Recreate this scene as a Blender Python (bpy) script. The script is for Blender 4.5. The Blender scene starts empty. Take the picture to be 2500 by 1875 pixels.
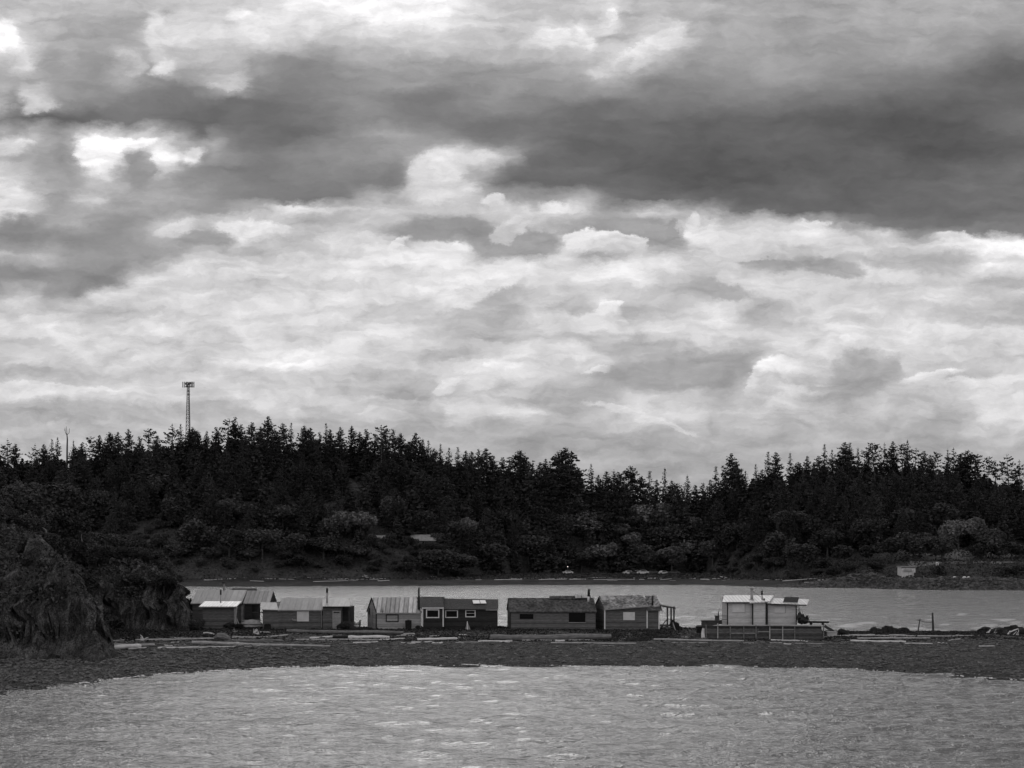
import bpy, bmesh, math, random
import numpy as np
from mathutils import Vector, Matrix
R = math.radians
scene = bpy.context.scene
COL = scene.collection
rng = np.random.default_rng(7)
random.seed(7)

# ---------------------------------------------------------------- camera
FPX, CH, HY = 3520.0, 9.7, 1364.0       # focal length in photo pixels, camera height, horizon row
cam_d = bpy.data.cameras.new('camera'); cam = bpy.data.objects.new('camera', cam_d)
COL.objects.link(cam); scene.camera = cam
cam_d.sensor_width = 36.0; cam_d.lens = 36.0 * FPX / 2500.0
cam_d.shift_y = (HY - 937.5) / 2500.0
cam_d.clip_start = 0.5; cam_d.clip_end = 6000
cam.location = (0, 0, CH); cam.rotation_euler = (R(90), 0, 0)
scene.render.resolution_x, scene.render.resolution_y = 1024, 768
scene.render.engine = 'CYCLES'
scene.cycles.use_adaptive_sampling = True; scene.cycles.adaptive_threshold = 0.012; scene.cycles.adaptive_min_samples = 6
scene.cycles.max_bounces = 4; scene.cycles.diffuse_bounces = 2; scene.cycles.glossy_bounces = 3
scene.view_settings.view_transform = 'Standard'; scene.view_settings.look = 'None'
scene.view_settings.exposure = 0.0; scene.view_settings.gamma = 1.0
scene.view_settings.use_curve_mapping = False

# ---------------------------------------------------------------- sun
SUN_AZ, SUN_EL = math.atan(-0.08), R(29)
sdir = Vector((math.sin(SUN_AZ) * math.cos(SUN_EL), math.cos(SUN_AZ) * math.cos(SUN_EL), math.sin(SUN_EL)))
sl = bpy.data.lights.new('sun', 'SUN'); sl.energy = 0.65; sl.angle = R(32); sl.color = (1, 0.985, 0.975)
so = bpy.data.objects.new('sun', sl); COL.objects.link(so)
so.rotation_euler = sdir.to_track_quat('Z', 'Y').to_euler(); so.location = sdir * 300

# ---------------------------------------------------------------- node helper
class NT:
    def __init__(s, tree): s.t = tree; s.n = tree.nodes; s.l = tree.links
    def node(s, typ, **kw):
        nd = s.n.new(typ)
        for k, v in kw.items(): setattr(nd, k, v)
        return nd
    def put(s, sock, v):
        if v is None: return
        if hasattr(v, 'links') and hasattr(v, 'node'): s.l.new(v, sock)
        else: sock.default_value = v
    def m(s, op, a, b=None, c=None, clamp=False):
        nd = s.node('ShaderNodeMath', operation=op); nd.use_clamp = clamp
        s.put(nd.inputs[0], a); s.put(nd.inputs[1], b); s.put(nd.inputs[2], c)
        return nd.outputs[0]
    def mr(s, v, a, b, c=0.0, d=1.0, smooth=False):
        nd = s.node('ShaderNodeMapRange', interpolation_type='SMOOTHSTEP' if smooth else 'LINEAR')
        for i, x in enumerate((v, a, b, c, d)): s.put(nd.inputs[i], x)
        return nd.outputs[0]
    def mixf(s, f, a, b):
        nd = s.node('ShaderNodeMix', data_type='FLOAT')
        s.put(nd.inputs[0], f); s.put(nd.inputs[2], a); s.put(nd.inputs[3], b)
        return nd.outputs[0]
    def xyz(s, x, y, z):
        nd = s.node('ShaderNodeCombineXYZ')
        s.put(nd.inputs[0], x); s.put(nd.inputs[1], y); s.put(nd.inputs[2], z); return nd.outputs[0]
    def sep(s, v):
        nd = s.node('ShaderNodeSeparateXYZ'); s.put(nd.inputs[0], v); return nd.outputs
    def noise(s, vec, scale, detail=4, rough=0.55, dist=0.0, lac=2.0):
        nd = s.node('ShaderNodeTexNoise')
        s.put(nd.inputs['Vector'], vec); nd.inputs['Scale'].default_value = scale
        nd.inputs['Detail'].default_value = detail; nd.inputs['Roughness'].default_value = rough
        nd.inputs['Distortion'].default_value = dist; nd.inputs['Lacunarity'].default_value = lac
        return nd.outputs[0]
    def scale(s, vec, sc):
        nd = s.node('ShaderNodeVectorMath', operation='MULTIPLY'); s.put(nd.inputs[0], vec); s.put(nd.inputs[1], sc)
        return nd.outputs[0]

def lin(v):
    v = v / 255.0
    return v / 12.92 if v <= 0.04045 else ((v + 0.055) / 1.055) ** 2.4

# ---------------------------------------------------------------- sky: a cloud chart given in azimuth slope / elevation slope
SKY = [
 (-60, "0:175 200:180 400:190 600:205 750:240 900:255 1100:255 1250:220 1400:200 1600:185 1900:165 2200:160 2500:155"),
 (0, "0:185 100:200 200:190 300:190 400:195 500:200 600:205 700:230 800:242 900:252 1000:255 1080:255 1120:225 1200:203 1300:195 1400:190 1475:228 1520:195 1600:188 1700:180 1800:175 1900:170 2100:170 2300:172 2500:165"),
 (45, "0:205 60:205 120:190 200:183 300:176 360:182 380:208 400:185 450:190 500:212 580:245 640:232 700:226 800:232 900:246 1000:255 1080:250 1130:222 1200:207 1300:192 1400:200 1450:195 1490:240 1520:195 1600:190 1700:178 1800:170 1900:166 2100:164 2300:170 2400:163 2500:160"),
 (95, "0:255 25:255 50:205 100:190 130:172 200:165 300:160 350:190 380:212 410:200 440:215 500:208 560:202 620:218 680:215 740:200 800:188 900:192 1000:204 1100:205 1200:190 1280:205 1330:250 1380:230 1420:235 1460:195 1540:182 1600:220 1660:212 1720:170 1850:162 2000:158 2200:160 2300:162 2400:142 2500:140"),
 (150, "0:192 50:215 75:205 110:165 160:178 200:153 260:158 290:185 320:172 350:158 380:180 408:238 440:195 500:178 560:180 620:165 700:142 800:138 900:172 1000:170 1100:165 1200:176 1300:165 1400:180 1480:205 1560:212 1620:175 1700:158 1900:150 2100:150 2200:148 2300:138 2400:112 2500:110"),
 (200, "0:162 60:172 120:165 200:152 260:160 320:165 380:140 440:148 500:165 545:195 590:190 620:145 680:130 760:130 850:140 950:148 1100:150 1200:156 1300:150 1400:158 1480:168 1540:150 1600:135 1700:134 1800:140 1900:144 2000:140 2100:132 2200:125 2300:112 2400:102 2500:108"),
 (250, "0:188 30:140 55:205 90:195 130:160 170:140 230:138 300:126 400:120 500:117 600:115 700:120 800:132 880:142 950:128 1050:118 1120:132 1220:142 1300:135 1400:128 1500:122 1600:117 1700:120 1800:112 1900:118 2000:115 2100:108 2200:104 2300:99 2400:100 2500:108"),
 (295, "0:122 50:108 120:102 200:106 300:118 400:114 450:105 500:100 560:106 640:110 700:117 800:126 900:135 960:125 1050:118 1150:116 1300:114 1400:110 1500:108 1600:102 1700:98 1800:96 1950:95 2100:95 2250:95 2400:98 2500:105"),
 (325, "0:165 40:160 100:170 160:155 200:175 240:205 300:200 360:185 400:150 450:140 490:108 520:140 560:130 600:120 700:113 800:132 870:155 950:158 1050:140 1150:122 1300:114 1400:108 1500:105 1600:100 1700:97 1850:96 2000:95 2200:94 2350:96 2500:105"),
 (350, "0:232 30:232 60:215 90:185 130:165 170:160 195:200 215:255 260:255 320:250 350:200 385:205 420:205 450:168 480:160 510:175 550:145 600:120 700:116 800:132 900:148 1000:150 1060:148 1120:150 1200:135 1260:128 1320:114 1400:107 1550:102 1700:98 1850:96 2000:96 2200:95 2350:98 2500:105"),
 (380, "0:165 60:168 110:165 160:150 195:185 225:255 270:250 300:175 330:160 360:215 390:250 415:235 440:195 470:235 490:150 520:150 560:138 620:125 700:126 800:142 900:146 960:150 1020:180 1080:215 1120:205 1180:200 1220:190 1260:170 1300:118 1400:110 1500:104 1650:100 1800:100 2000:100 2150:102 2300:97 2500:105"),
 (410, "0:210 40:200 90:172 150:152 200:170 230:225 280:225 310:160 340:148 370:205 420:190 450:150 490:135 540:130 620:125 700:128 800:134 900:132 980:142 1010:205 1060:228 1110:222 1140:190 1200:168 1240:135 1290:112 1400:112 1500:104 1650:98 1800:100 1950:104 2100:102 2250:106 2400:106 2500:112"),
 (450, "0:235 30:225 60:200 110:168 160:155 210:178 260:182 310:172 345:145 380:165 450:150 520:138 600:126 700:124 800:128 900:130 980:140 1020:215 1060:222 1110:205 1160:165 1210:118 1300:106 1400:112 1500:102 1600:97 1750:98 1900:104 2050:103 2200:105 2350:110 2500:115"),
 (485, "0:205 40:215 90:195 140:165 190:205 240:205 280:172 350:168 430:168 500:150 560:130 640:118 720:114 800:114 860:128 910:175 960:172 1010:195 1070:205 1130:208 1180:165 1240:148 1310:150 1370:165 1440:160 1500:112 1600:98 1650:112 1720:102 1850:98 2000:94 2150:100 2300:105 2500:112"),
 (515, "0:240 50:228 85:180 120:165 200:165 300:170 400:166 480:155 540:150 600:178 650:185 700:220 760:215 830:195 900:205 980:195 1060:195 1140:198 1200:212 1280:205 1340:210 1400:215 1440:190 1480:160 1540:178 1600:198 1660:175 1740:160 1800:118 1900:103 2050:97 2200:102 2350:105 2500:108"),
 (545, "0:170 25:140 60:138 110:158 150:175 200:160 260:145 330:150 400:178 450:200 520:190 560:225 620:230 680:205 740:168 800:160 860:180 920:195 980:175 1040:150 1110:148 1180:152 1230:190 1290:205 1340:200 1400:170 1480:162 1550:150 1590:160 1630:178 1700:225 1760:218 1850:195 1960:200 2050:145 2200:125 2350:115 2500:120"),
 (570, "0:135 60:128 120:138 180:155 240:138 320:142 380:172 420:190 460:200 490:165 530:165 560:225 620:232 680:205 740:185 800:185 850:205 920:190 980:152 1050:150 1110:155 1170:150 1210:195 1260:198 1300:205 1350:185 1400:155 1500:150 1560:150 1610:150 1660:140 1700:228 1780:222 1900:210 1980:225 2080:180 2160:205 2230:150 2300:160 2400:135 2500:130"),
 (592, "0:150 60:150 120:142 200:135 280:145 350:160 410:168 450:148 500:140 550:150 580:205 620:190 680:200 740:190 815:225 880:215 940:225 975:185 1040:210 1110:222 1140:175 1180:152 1210:195 1260:195 1300:180 1345:165 1380:215 1450:228 1540:222 1580:175 1640:170 1700:225 1850:205 1980:205 2080:215 2200:215 2320:232 2500:242"),
 (625, "0:190 50:182 110:185 180:155 260:150 330:160 380:165 430:178 480:198 560:205 640:215 740:212 850:215 940:225 1000:230 1100:215 1150:200 1190:158 1260:150 1320:152 1345:200 1400:218 1440:175 1490:180 1550:205 1650:215 1740:215 1800:205 1880:195 2000:200 2080:205 2150:200 2250:182 2360:195 2400:235 2500:238"),
 (650, "0:150 60:148 150:150 240:145 300:145 340:180 400:190 430:228 480:220 560:205 660:215 760:215 860:225 960:212 1040:228 1120:225 1200:215 1300:232 1380:215 1480:235 1580:232 1700:222 1790:205 1830:165 1900:160 1980:168 2080:172 2110:225 2180:195 2260:175 2350:180 2400:232 2500:225"),
 (685, "0:145 60:142 120:148 200:142 280:145 310:190 360:222 430:215 520:212 640:215 740:210 860:220 980:218 1100:228 1180:242 1240:228 1300:205 1400:210 1480:215 1560:215 1640:190 1700:182 1760:205 1850:210 1950:215 2050:212 2140:205 2240:200 2330:205 2400:185 2500:182"),
 (715, "0:165 40:195 80:198 110:165 160:160 200:150 230:215 290:220 360:205 440:215 560:215 680:208 800:218 900:218 1000:222 1090:225 1150:235 1200:215 1235:185 1290:185 1340:205 1420:200 1500:205 1580:195 1630:180 1720:158 1770:195 1840:208 1960:205 2080:210 2200:202 2320:215 2400:195 2500:205"),
 (750, "0:195 50:208 100:190 140:185 200:200 240:192 300:200 400:208 500:210 620:215 760:208 880:205 960:200 1040:200 1110:220 1150:225 1190:195 1230:172 1270:175 1320:200 1380:200 1440:190 1490:240 1530:185 1600:190 1690:205 1740:225 1790:200 1870:188 1980:195 2080:210 2200:205 2320:205 2400:190 2500:185"),
 (775, "0:215 80:218 180:205 260:200 340:210 440:212 560:212 700:210 820:218 920:205 1020:200 1100:188 1200:185 1260:192 1310:220 1360:205 1420:215 1470:225 1530:205 1620:210 1700:215 1760:235 1820:185 1900:190 2000:205 2120:205 2200:212 2320:205 2400:190 2500:178"),
 (805, "0:220 100:222 220:222 320:218 420:218 540:215 660:210 800:215 900:212 1000:205 1080:195 1180:188 1260:195 1340:195 1440:205 1560:215 1700:222 1820:205 1920:212 2010:220 2070:238 2130:205 2180:225 2220:235 2300:215 2400:205 2500:212"),
 (845, "0:188 60:182 110:195 180:212 300:218 420:212 540:208 660:218 780:218 900:215 1020:208 1140:198 1260:205 1380:205 1460:195 1540:182 1620:188 1700:215 1780:195 1840:185 1900:210 2000:218 2120:225 2230:215 2320:215 2420:205 2500:205"),
 (885, "0:190 60:212 120:198 200:200 320:208 440:208 560:212 680:222 740:232 820:218 920:202 1020:198 1120:202 1220:222 1300:215 1400:195 1460:210 1520:170 1600:160 1700:158 1800:155 1860:175 1900:215 1960:225 2020:218 2080:185 2130:172 2180:170 2240:195 2340:195 2440:200 2500:205"),
 (915, "0:188 60:185 140:188 220:195 320:202 440:208 560:208 640:205 740:212 840:205 940:195 1040:185 1120:212 1220:218 1320:205 1420:190 1480:172 1560:162 1680:162 1780:162 1825:185 1850:225 1920:228 1990:205 2060:175 2130:162 2180:180 2260:205 2340:195 2440:205 2500:215"),
 (945, "0:222 60:215 130:208 200:205 260:195 340:200 460:200 560:198 680:205 800:205 900:190 980:172 1060:198 1110:218 1200:210 1290:195 1400:180 1470:172 1560:178 1680:170 1780:165 1830:200 1870:228 1910:195 1960:225 2010:200 2070:170 2140:175 2200:200 2280:210 2380:205 2440:218 2500:218"),
 (970, "0:198 60:212 140:205 220:208 300:210 400:205 500:195 600:205 700:208 800:205 900:190 1000:168 1060:180 1090:215 1180:205 1300:188 1400:172 1500:175 1580:190 1680:185 1780:175 1830:190 1870:205 1920:205 1980:185 2060:165 2140:180 2240:190 2360:198 2500:205"),
 (1005, "0:170 80:182 160:185 260:188 360:190 460:182 560:188 680:200 780:198 850:205 930:215 1010:195 1080:180 1120:208 1190:188 1290:215 1340:188 1420:175 1470:195 1530:222 1600:212 1700:205 1780:195 1860:215 1940:208 2040:195 2160:198 2260:185 2340:175 2380:200 2420:218 2500:212"),
 (1040, "0:182 100:192 200:188 300:182 400:192 500:182 600:186 720:182 840:175 960:178 1080:182 1200:175 1290:180 1400:172 1500:185 1560:205 1620:195 1720:182 1820:188 1920:180 2040:178 2180:172 2300:172 2370:198 2430:208 2500:202"),
 (1090, "0:190 150:188 300:182 600:182 900:175 1200:172 1500:170 1700:172 1900:175 2100:172 2300:172 2500:178"),
 (1180, "0:180 600:175 1200:168 1650:170 2100:168 2500:172"),
 (1370, "0:165 1250:160 2500:165"),
]

world = bpy.data.worlds.new('World'); scene.world = world; world.use_nodes = True
w = NT(world.node_tree)
for nd in list(w.n): w.n.remove(nd)
tc = w.node('ShaderNodeTexCoord')
dx, dy, dz = w.sep(tc.outputs['Generated'])
dyc = w.m('MAXIMUM', dy, 0.05)
u = w.m('DIVIDE', dx, dyc); v = w.m('DIVIDE', dz, dyc)
# domain warp
base = w.xyz(u, w.m('MULTIPLY', v, 1.9), 0.0)
def vnoise(vec, scale, detail, rough=0.55, off=0.0):
    a = w.node('ShaderNodeVectorMath', operation='ADD'); w.put(a.inputs[0], vec); a.inputs[1].default_value = (off, off * 1.7, off * .3)
    nd = w.node('ShaderNodeTexNoise'); w.put(nd.inputs['Vector'], a.outputs[0])
    nd.inputs['Scale'].default_value = scale; nd.inputs['Detail'].default_value = detail; nd.inputs['Roughness'].default_value = rough
    s = w.sep(nd.outputs['Color'])
    return s
n1 = vnoise(base, 26.0, 9, 0.66, 3.1)
n2 = vnoise(base, 7.0, 2, 0.5, 8.3)
uw = w.m('ADD', u, w.m('MULTIPLY', w.m('SUBTRACT', n1[0], 0.5), 0.036))
uw = w.m('ADD', uw, w.m('MULTIPLY', w.m('SUBTRACT', n2[0], 0.5), 0.008))
vw = w.m('ADD', v, w.m('MULTIPLY', w.m('SUBTRACT', n1[1], 0.5), 0.022))
vw = w.m('ADD', vw, w.m('MULTIPLY', w.m('SUBTRACT', n2[1], 0.5), 0.003))
fx = w.mr(uw, -1250 / FPX, 1250 / FPX)              # 0..1 across the charted part of the sky
res = None; prev = None
for py, row in SKY:
    pts = [tuple(float(q) for q in p.split(':')) for p in row.split()]
    ramp = w.node('ShaderNodeValToRGB'); cr = ramp.color_ramp; cr.interpolation = 'CARDINAL'
    while len(pts) > 32:                            # a ramp holds 32 stops: drop the one that changes least
        k = min(range(1, len(pts) - 1), key=lambda i: abs(pts[i][1] - (pts[i - 1][1] + pts[i + 1][1]) / 2)); pts.pop(k)
    cr.elements[0].position = 0.0; cr.elements[1].position = 1.0
    for x, val in pts[1:-1]: cr.elements.new(x / 2500.0)
    els = sorted(cr.elements, key=lambda e: e.position)
    for e, (x, val) in zip(els, pts):
        g = lin(val); e.color = (g, g, g, 1)
    w.l.new(fx if res is None else w.m('MULTIPLY_ADD', res, 1e-9, fx), ramp.inputs[0])   # (keeps the ramps evaluated one after another)
    vv = (HY - py) / FPX
    if res is None: res = ramp.outputs[0]
    else:
        f = w.mr(vw, prev, vv)
        mx = w.node('ShaderNodeMix', data_type='RGBA'); w.put(mx.inputs[0], f); w.l.new(res, mx.inputs[6]); w.l.new(ramp.outputs[0], mx.inputs[7])
        res = mx.outputs[2]
    prev = vv
chart = w.node('ShaderNodeRGBToBW'); w.l.new(res, chart.inputs[0]); chart = chart.outputs[0]
# individual billows, gaps and lens clouds with crisper, ragged rims: x y half-width half-height tilt top bottom opacity edge
PUFFS = [
 (1000, 20, 150, 42, 0, 255, 250, 0.8, 0.5), (455, 95, 105, 62, 8, 226, 190, 0.8, 0.35), (383, 95, 26, 62, 5, 222, 200, 0.8, 0.4), (540, 70, 40, 22, 35, 232, 215, 0.7, 0.5), (588, 48, 42, 22, -15, 252, 235, 0.9, 0.5),
 (655, 45, 70, 30, 5, 232, 222, 0.6, 0.7), (408, 168, 34, 14, 20, 226, 212, 0.8, 0.6), (560, 212, 48, 9, -3, 208, 195, 0.8, 0.6), (318, 160, 44, 30, -8, 196, 182, 0.8, 0.3), (160, 130, 26, 25, 0, 182, 168, 0.7, 0.35),
 (215, 85, 80, 60, 0, 172, 160, 0.5, 0.6), (8, 88, 32, 30, 0, 255, 250, 0.9, 0.35), (85, 265, 42, 12, 5, 212, 200, 0.8, 0.5), (40, 352, 42, 10, 5, 240, 220, 0.8, 0.5), (245, 372, 50, 34, 0, 255, 252, 0.95, 0.25),
 (320, 348, 60, 13, -4, 252, 240, 0.9, 0.35), (398, 385, 40, 20, 10, 246, 232, 0.85, 0.5), (466, 382, 24, 19, 20, 238, 222, 0.8, 0.5), (345, 415, 24, 34, -15, 158, 150, 0.8, 0.3), (30, 480, 34, 50, 0, 228, 215, 0.6, 0.5),
 (45, 555, 40, 26, 0, 140, 135, 0.7, 0.35), (1048, 415, 44, 38, 30, 235, 215, 0.85, 0.35), (1182, 392, 46, 22, -5, 212, 190, 0.8, 0.35), (1100, 475, 70, 22, 15, 225, 205, 0.7, 0.5), (730, 512, 78, 13, 0, 228, 205, 0.8, 0.5),
 (425, 562, 40, 15, 12, 218, 195, 0.8, 0.35), (620, 560, 78, 20, -3, 240, 218, 0.9, 0.3), (500, 582, 66, 20, 3, 150, 148, 0.85, 0.35), (200, 572, 110, 18, 0, 136, 136, 0.6, 0.5), (860, 532, 60, 15, 5, 178, 175, 0.7, 0.4),
 (1090, 560, 120, 26, 0, 150, 153, 0.85, 0.25), (1200, 608, 60, 24, -10, 152, 155, 0.85, 0.25), (1300, 590, 70, 36, 0, 150, 156, 0.8, 0.3), (1560, 565, 75, 36, 0, 152, 158, 0.85, 0.25), (1260, 552, 62, 18, 22, 216, 196, 0.95, 0.25),
 (1225, 578, 30, 16, 25, 205, 190, 0.9, 0.25), (1345, 548, 40, 14, 10, 200, 185, 0.8, 0.3), (975, 598, 34, 13, 40, 240, 220, 0.8, 0.4), (1350, 510, 34, 20, 0, 240, 215, 0.85, 0.4), (1205, 495, 26, 12, 5, 232, 210, 0.8, 0.4),
 (1420, 588, 36, 26, 15, 236, 210, 0.95, 0.22), (1490, 585, 44, 22, -5, 232, 205, 0.95, 0.22), (1545, 592, 26, 20, 0, 230, 205, 0.95, 0.22), (1640, 562, 14, 20, 0, 148, 150, 0.85, 0.3), (1690, 555, 20, 34, 0, 242, 228, 0.8, 0.4),
 (2085, 555, 34, 9, 0, 165, 160, 0.8, 0.35), (1980, 550, 34, 14, -8, 238, 222, 0.85, 0.35), (2340, 585, 60, 16, -8, 245, 232, 0.85, 0.35), (1880, 645, 78, 12, -3, 160, 168, 0.9, 0.25), (2020, 655, 88, 20, -5, 170, 176, 0.85, 0.25),
 (2200, 640, 120, 20, -5, 182, 184, 0.7, 0.4), (2460, 690, 80, 8, -2, 178, 180, 0.7, 0.4), (1760, 712, 66, 18, -14, 168, 165, 0.9, 0.3), (1490, 752, 32, 12, 25, 244, 225, 0.95, 0.25), (1225, 722, 66, 18, 32, 172, 178, 0.8, 0.4),
 (1160, 690, 95, 14, 8, 244, 235, 0.7, 0.5), (1110, 765, 100, 7, 4, 188, 195, 0.7, 0.5), (1400, 755, 60, 10, -4, 184, 182, 0.7, 0.4), (2440, 755, 110, 26, 8, 186, 184, 0.7, 0.4), (60, 840, 60, 14, 8, 190, 188, 0.7, 0.4),
 (60, 905, 60, 12, 0, 186, 186, 0.7, 0.4), (80, 945, 110, 12, -3, 226, 208, 0.85, 0.3), (110, 968, 70, 14, 0, 222, 206, 0.7, 0.4), (200, 930, 100, 8, 2, 190, 190, 0.7, 0.4), (260, 955, 60, 10, -3, 222, 208, 0.8, 0.35),
 (180, 1000, 140, 18, 0, 180, 184, 0.7, 0.5), (560, 890, 90, 7, 3, 228, 215, 0.7, 0.5), (700, 880, 70, 9, 12, 236, 218, 0.7, 0.45), (960, 985, 120, 14, -5, 206, 192, 0.7, 0.4), (1020, 950, 110, 20, 0, 178, 176, 0.7, 0.45),
 (1190, 905, 110, 13, 20, 232, 212, 0.85, 0.35), (1095, 948, 30, 11, 10, 228, 212, 0.85, 0.35), (1110, 1010, 34, 22, 45, 212, 195, 0.7, 0.5), (1350, 875, 90, 6, 4, 222, 210, 0.7, 0.4), (1600, 855, 110, 22, 5, 178, 180, 0.7, 0.4),
 (1465, 905, 34, 8, 0, 238, 222, 0.85, 0.4), (1580, 925, 110, 32, -8, 158, 164, 0.8, 0.35), (1760, 900, 85, 40, 0, 158, 160, 0.8, 0.3), (1905, 918, 62, 42, 10, 242, 208, 0.97, 0.16), (1862, 945, 30, 42, 0, 232, 196, 0.95, 0.18),
 (1945, 940, 40, 36, 30, 234, 196, 0.9, 0.25), (1990, 905, 60, 32, 10, 226, 196, 0.8, 0.4), (2110, 905, 82, 46, 10, 170, 162, 0.9, 0.3), (2060, 950, 80, 10, -3, 168, 172, 0.8, 0.35), (2280, 918, 82, 14, 10, 232, 212, 0.9, 0.25),
 (2350, 935, 40, 12, 10, 226, 206, 0.8, 0.3), (2230, 890, 28, 20, 0, 208, 196, 0.8, 0.35), (2450, 940, 80, 26, 8, 228, 210, 0.75, 0.35), (1540, 1010, 100, 11, -14, 226, 208, 0.85, 0.35), (1640, 1042, 60, 8, -18, 222, 205, 0.8, 0.4),
 (2450, 1028, 75, 32, 4, 218, 200, 0.9, 0.22), (2050, 1060, 200, 18, 0, 172, 174, 0.6, 0.5), (1345, 90, 44, 26, 10, 248, 228, 0.9, 0.35), (1420, 92, 44, 18, -38, 236, 215, 0.85, 0.35), (1490, 38, 13, 13, 0, 255, 245, 0.95, 0.3),
 (1560, 128, 90, 16, 26, 232, 205, 0.9, 0.35), (1620, 98, 50, 20, 20, 230, 205, 0.85, 0.35), (1500, 165, 60, 16, 10, 214, 190, 0.7, 0.4)]
hi = vnoise(w.xyz(u, w.m('MULTIPLY', v, 1.2), 5.0), 60.0, 6, 0.66, 1.7)
up_ = w.m('ADD', w.mixf(0.6, u, uw), w.m('MULTIPLY', w.m('SUBTRACT', hi[0], 0.5), 0.018))
vp_ = w.m('ADD', w.mixf(0.6, v, vw), w.m('MULTIPLY', w.m('SUBTRACT', hi[1], 0.5), 0.014))
for (x, y, a, b, rot, t0, t1, op, ed) in PUFFS:
    mp = w.node('ShaderNodeMapping', vector_type='TEXTURE')
    w.l.new(w.xyz(up_, vp_, chart), mp.inputs[0]); mp.inputs[1].default_value = ((x - 1250) / FPX, (HY - y) / FPX, 0)
    mp.inputs[2].default_value = (0, 0, R(rot)); mp.inputs[3].default_value = (a * 1.12 / FPX, b * 1.12 / FPX, 1)
    ln = w.node('ShaderNodeVectorMath', operation='LENGTH'); w.l.new(w.scale(mp.outputs[0], (1, 1, 0)), ln.inputs[0])
    f = w.mr(ln.outputs['Value'], 1.0 + ed * .5, 1.0 - ed, 0.0, op, True)
    sy = w.sep(mp.outputs[0])[1]
    val = w.mr(sy, -0.9, 0.9, lin(t1), lin(t0))
    chart = w.mixf(f, chart, val)
# finer billows and streaks, stronger where cloud is bright and low
st = w.xyz(uw, w.m('MULTIPLY', vw, 4.2), 0.7)
d1 = w.noise(st, 13.0, 8, 0.6, 0.1)
d2 = w.noise(w.xyz(uw, w.m('MULTIPLY', vw, 2.0), 4.0), 42.0, 6, 0.6, 0.1)
d3 = w.noise(w.xyz(w.m('MULTIPLY', uw, 1.0), w.m('MULTIPLY', vw, 6.0), 9.0), 20.0, 5, 0.6, 0.2)
det = w.m('ADD', w.m('MULTIPLY', w.m('SUBTRACT', d1, 0.5), 1.0), w.m('MULTIPLY', w.m('SUBTRACT', d2, 0.5), 0.6))
det = w.m('ADD', det, w.m('MULTIPLY', w.m('SUBTRACT', d3, 0.5), 0.7))
bil = w.m('ABSOLUTE', w.m('SUBTRACT', w.noise(w.xyz(uw, w.m('MULTIPLY', vw, 1.6), 2.0), 30.0, 6, 0.55, 0.25), 0.5))
det = w.m('ADD', det, w.m('MULTIPLY', w.m('SUBTRACT', w.m('MULTIPLY', bil, 2.0), 0.16), 0.55))
amp = w.mr(chart, 0.12, 0.5, 0.38, 0.9, True)
dk = w.mr(w.noise(w.xyz(uw, w.m('MULTIPLY', vw, 2.6), 12.0), 9.0, 6, 0.58, 0.0), 0.3, 0.7, -0.3, 0.3)      # folds inside the heavy cloud
chart2 = w.m('MULTIPLY', chart, w.m('ADD', w.m('ADD', 1.04, w.m('MULTIPLY', dk, w.mr(chart, 0.12, 0.35, 1.0, 0.25))), w.m('MULTIPLY', det, amp)))
# the rest of the dome
gen = w.noise(tc.outputs['Generated'], 2.2, 6, 0.6, 0.4)
gen = w.mr(gen, 0.3, 0.7, 0.14, 0.52)
dt = w.node('ShaderNodeVectorMath', operation='DOT_PRODUCT'); w.put(dt.inputs[0], tc.outputs['Generated']); dt.inputs[1].default_value = sdir
glow = w.m('POWER', w.m('MAXIMUM', dt.outputs['Value'], 0.0), 28.0)
gen = w.m('ADD', gen, w.m('MULTIPLY', glow, 0.45))
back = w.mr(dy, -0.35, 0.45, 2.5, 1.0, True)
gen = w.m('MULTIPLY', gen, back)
sky = w.node('ShaderNodeTexSky', sky_type='NISHITA'); sky.sun_disc = False
sky.sun_elevation = SUN_EL; sky.sun_rotation = SUN_AZ; sky.air_density = 1.0; sky.dust_density = 2.0
bw = w.node('ShaderNodeRGBToBW'); w.l.new(sky.outputs[0], bw.inputs[0])
clear = w.m('MULTIPLY', w.m('MINIMUM', bw.outputs[0], 6.0), 0.06)
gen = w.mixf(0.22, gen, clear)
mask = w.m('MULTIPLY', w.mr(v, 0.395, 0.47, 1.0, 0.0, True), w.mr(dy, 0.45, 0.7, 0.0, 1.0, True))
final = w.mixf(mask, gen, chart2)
final = w.m('MULTIPLY', final, w.mr(dz, -0.12, -0.01, 0.15, 1.0))
tint = w.node('ShaderNodeMix', data_type='RGBA', blend_type='MULTIPLY'); tint.inputs[0].default_value = 1.0
cc = w.node('ShaderNodeCombineColor'); [w.l.new(final, cc.inputs[i]) for i in range(3)]
w.l.new(cc.outputs[0], tint.inputs[6]); tint.inputs[7].default_value = (10.0, 9.88, 9.98, 1)
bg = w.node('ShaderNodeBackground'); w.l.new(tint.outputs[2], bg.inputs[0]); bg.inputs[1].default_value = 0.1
world.cycles.sampling_method = 'MANUAL'; world.cycles.sample_map_resolution = 512
out = w.node('ShaderNodeOutputWorld'); w.l.new(bg.outputs[0], out.inputs[0])

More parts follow.
